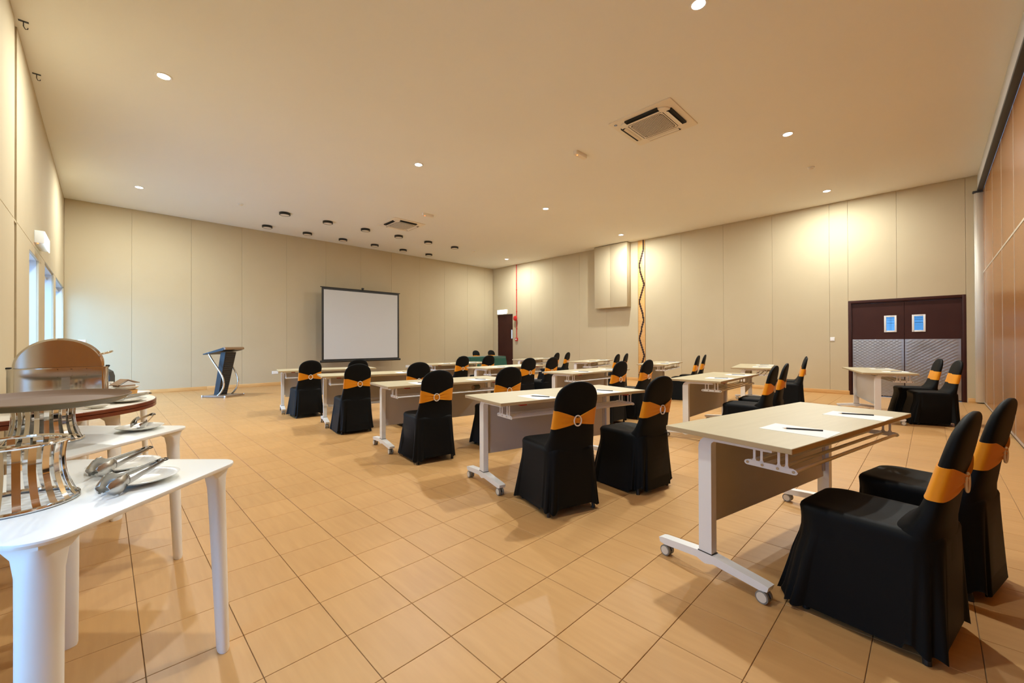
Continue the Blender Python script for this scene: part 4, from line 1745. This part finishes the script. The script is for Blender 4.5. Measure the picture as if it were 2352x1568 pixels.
# small things on the half round top and the table behind
o = make_plate(0.05, 1.25, 0.8).build('saucer', 'china', loc=(-0.035, 3.80, HZ + 0.0003), sharp=50, weld=False)
tag(o, 'tiny oval white saucer at the near edge of half round top', 'saucer')
r = empty('bowl_stand', (0.130, 4.74, HZ))
b = MB()
b.lathe([(0.062, 0.0), (0.070, 0.0), (0.074, 0.034), (0.066, 0.034), (0.062, 0.0)], n=32)
b.build('wooden_ring', 'pine', r)
tag(r, 'small round wooden stand under white bowl on half round top', 'stand')
b = MB()
b.lathe([(0.0, 0.002), (0.05, 0.002), (0.064, 0.008), (0.088, 0.026), (0.092, 0.028), (0.091, 0.030), (0.062, 0.011), (0.0, 0.006)], n=44)
o = b.build('bowl', 'china', loc=(0.130, 4.74, HZ + 0.0345), sharp=50)
tag(o, 'shallow white bowl on the small wooden stand of half round top', 'bowl')
r = empty('paper_packet', (0.120, 4.735, HZ + 0.0345 + 0.0285), 0.5)
b = MB()
b.prism([(-0.08, 0.018), (-0.005, 0.062), (0.082, 0.030), (0.080, 0.024), (-0.004, 0.056), (-0.078, 0.012)], 'y', -0.05, 0.045)
b.build('folded_sheet', 'kraft', r)
b = MB()
b.box(-0.06, 0.055, -0.045, 0.04, 0.0, 0.014, 0.003)
b.build('packet_body', 'kraft', r)
b = MB()
b.prism([(-0.055, 0.014), (0.0, 0.048), (0.055, 0.022), (0.05, 0.014)], 'y', -0.047, -0.030)
b.build('white_napkin', 'paper', r)
tag(r, 'open brown paper packet with white napkins lying in the shallow bowl', 'packet')
r = empty('napkin_box', (0.060, 5.50, TZ), 0.3)
b = MB()
o_ = rrect(0.05, 0.038, 0.008, 4)
b.loft([[(x, y, 0) for x, y in o_], [(x * 0.86, y * 0.86, 0.088) for x, y in o_], [(x * 0.8, y * 0.8, 0.09) for x, y in o_]], True, True, True)
b.build('case', 'white_plastic', r)
b = MB()
b.box(-0.02, 0.02, -0.006, 0.006, 0.09, 0.094)
b.build('opening', 'slot', r)
tag(r, 'small white tapered box on farthest buffet table', 'box')
r = empty('white_cup', (0.030, 5.625, TZ))
b = MB()
b.lathe([(0.0, 0.0), (0.026, 0.0), (0.03, 0.01), (0.036, 0.10), (0.034, 0.105), (0.032, 0.10), (0.026, 0.012), (0.0, 0.01)], n=32)
b.build('cup_body', 'china', r)
b = MB()
b.torus((-0.045, 0, 0.055), 0.018, 0.004, 'y', 20, 8)
b.build('handle', 'china', r)
tag(r, 'white cup beside the small box on farthest buffet table', 'cup')

# loudspeaker on the floor by the window wall
r = empty('loudspeaker', (-0.06, 11.0, 0), -0.25)
b = MB()
pr_ = [(-0.17, 0.0), (0.17, 0.0), (0.175, 0.60), (0.15, 0.69), (0.09, 0.735), (-0.09, 0.735), (-0.15, 0.69), (-0.175, 0.60)]
b.prism(pr_, 'y', -0.14, 0.16)
b.build('cabinet', 'blackplastic', r)
b = MB()
rg = []
for (rr_, yy) in ((0.125, -0.141), (0.118, -0.150), (0.06, -0.142), (0.03, -0.135)):
    rg.append([(rr_ * math.cos(2 * PI * i / 32), yy, 0.56 + rr_ * 0.8 * math.sin(2 * PI * i / 32)) for i in range(32)])
b.loft(rg, True, False, True)
b.build('horn', 'dark', r)
b = MB()
b.box(-0.15, 0.15, -0.150, -0.138, 0.05, 0.40, 0.004)
b.build('grille', 'dark', r)
b = MB()
b.box(-0.06, 0.06, 0.0, 0.04, 0.735, 0.742)
b.build('handle', 'dark', r)
tag(r, 'black floor loudspeaker beyond the chafing dish by window wall', 'loudspeaker')
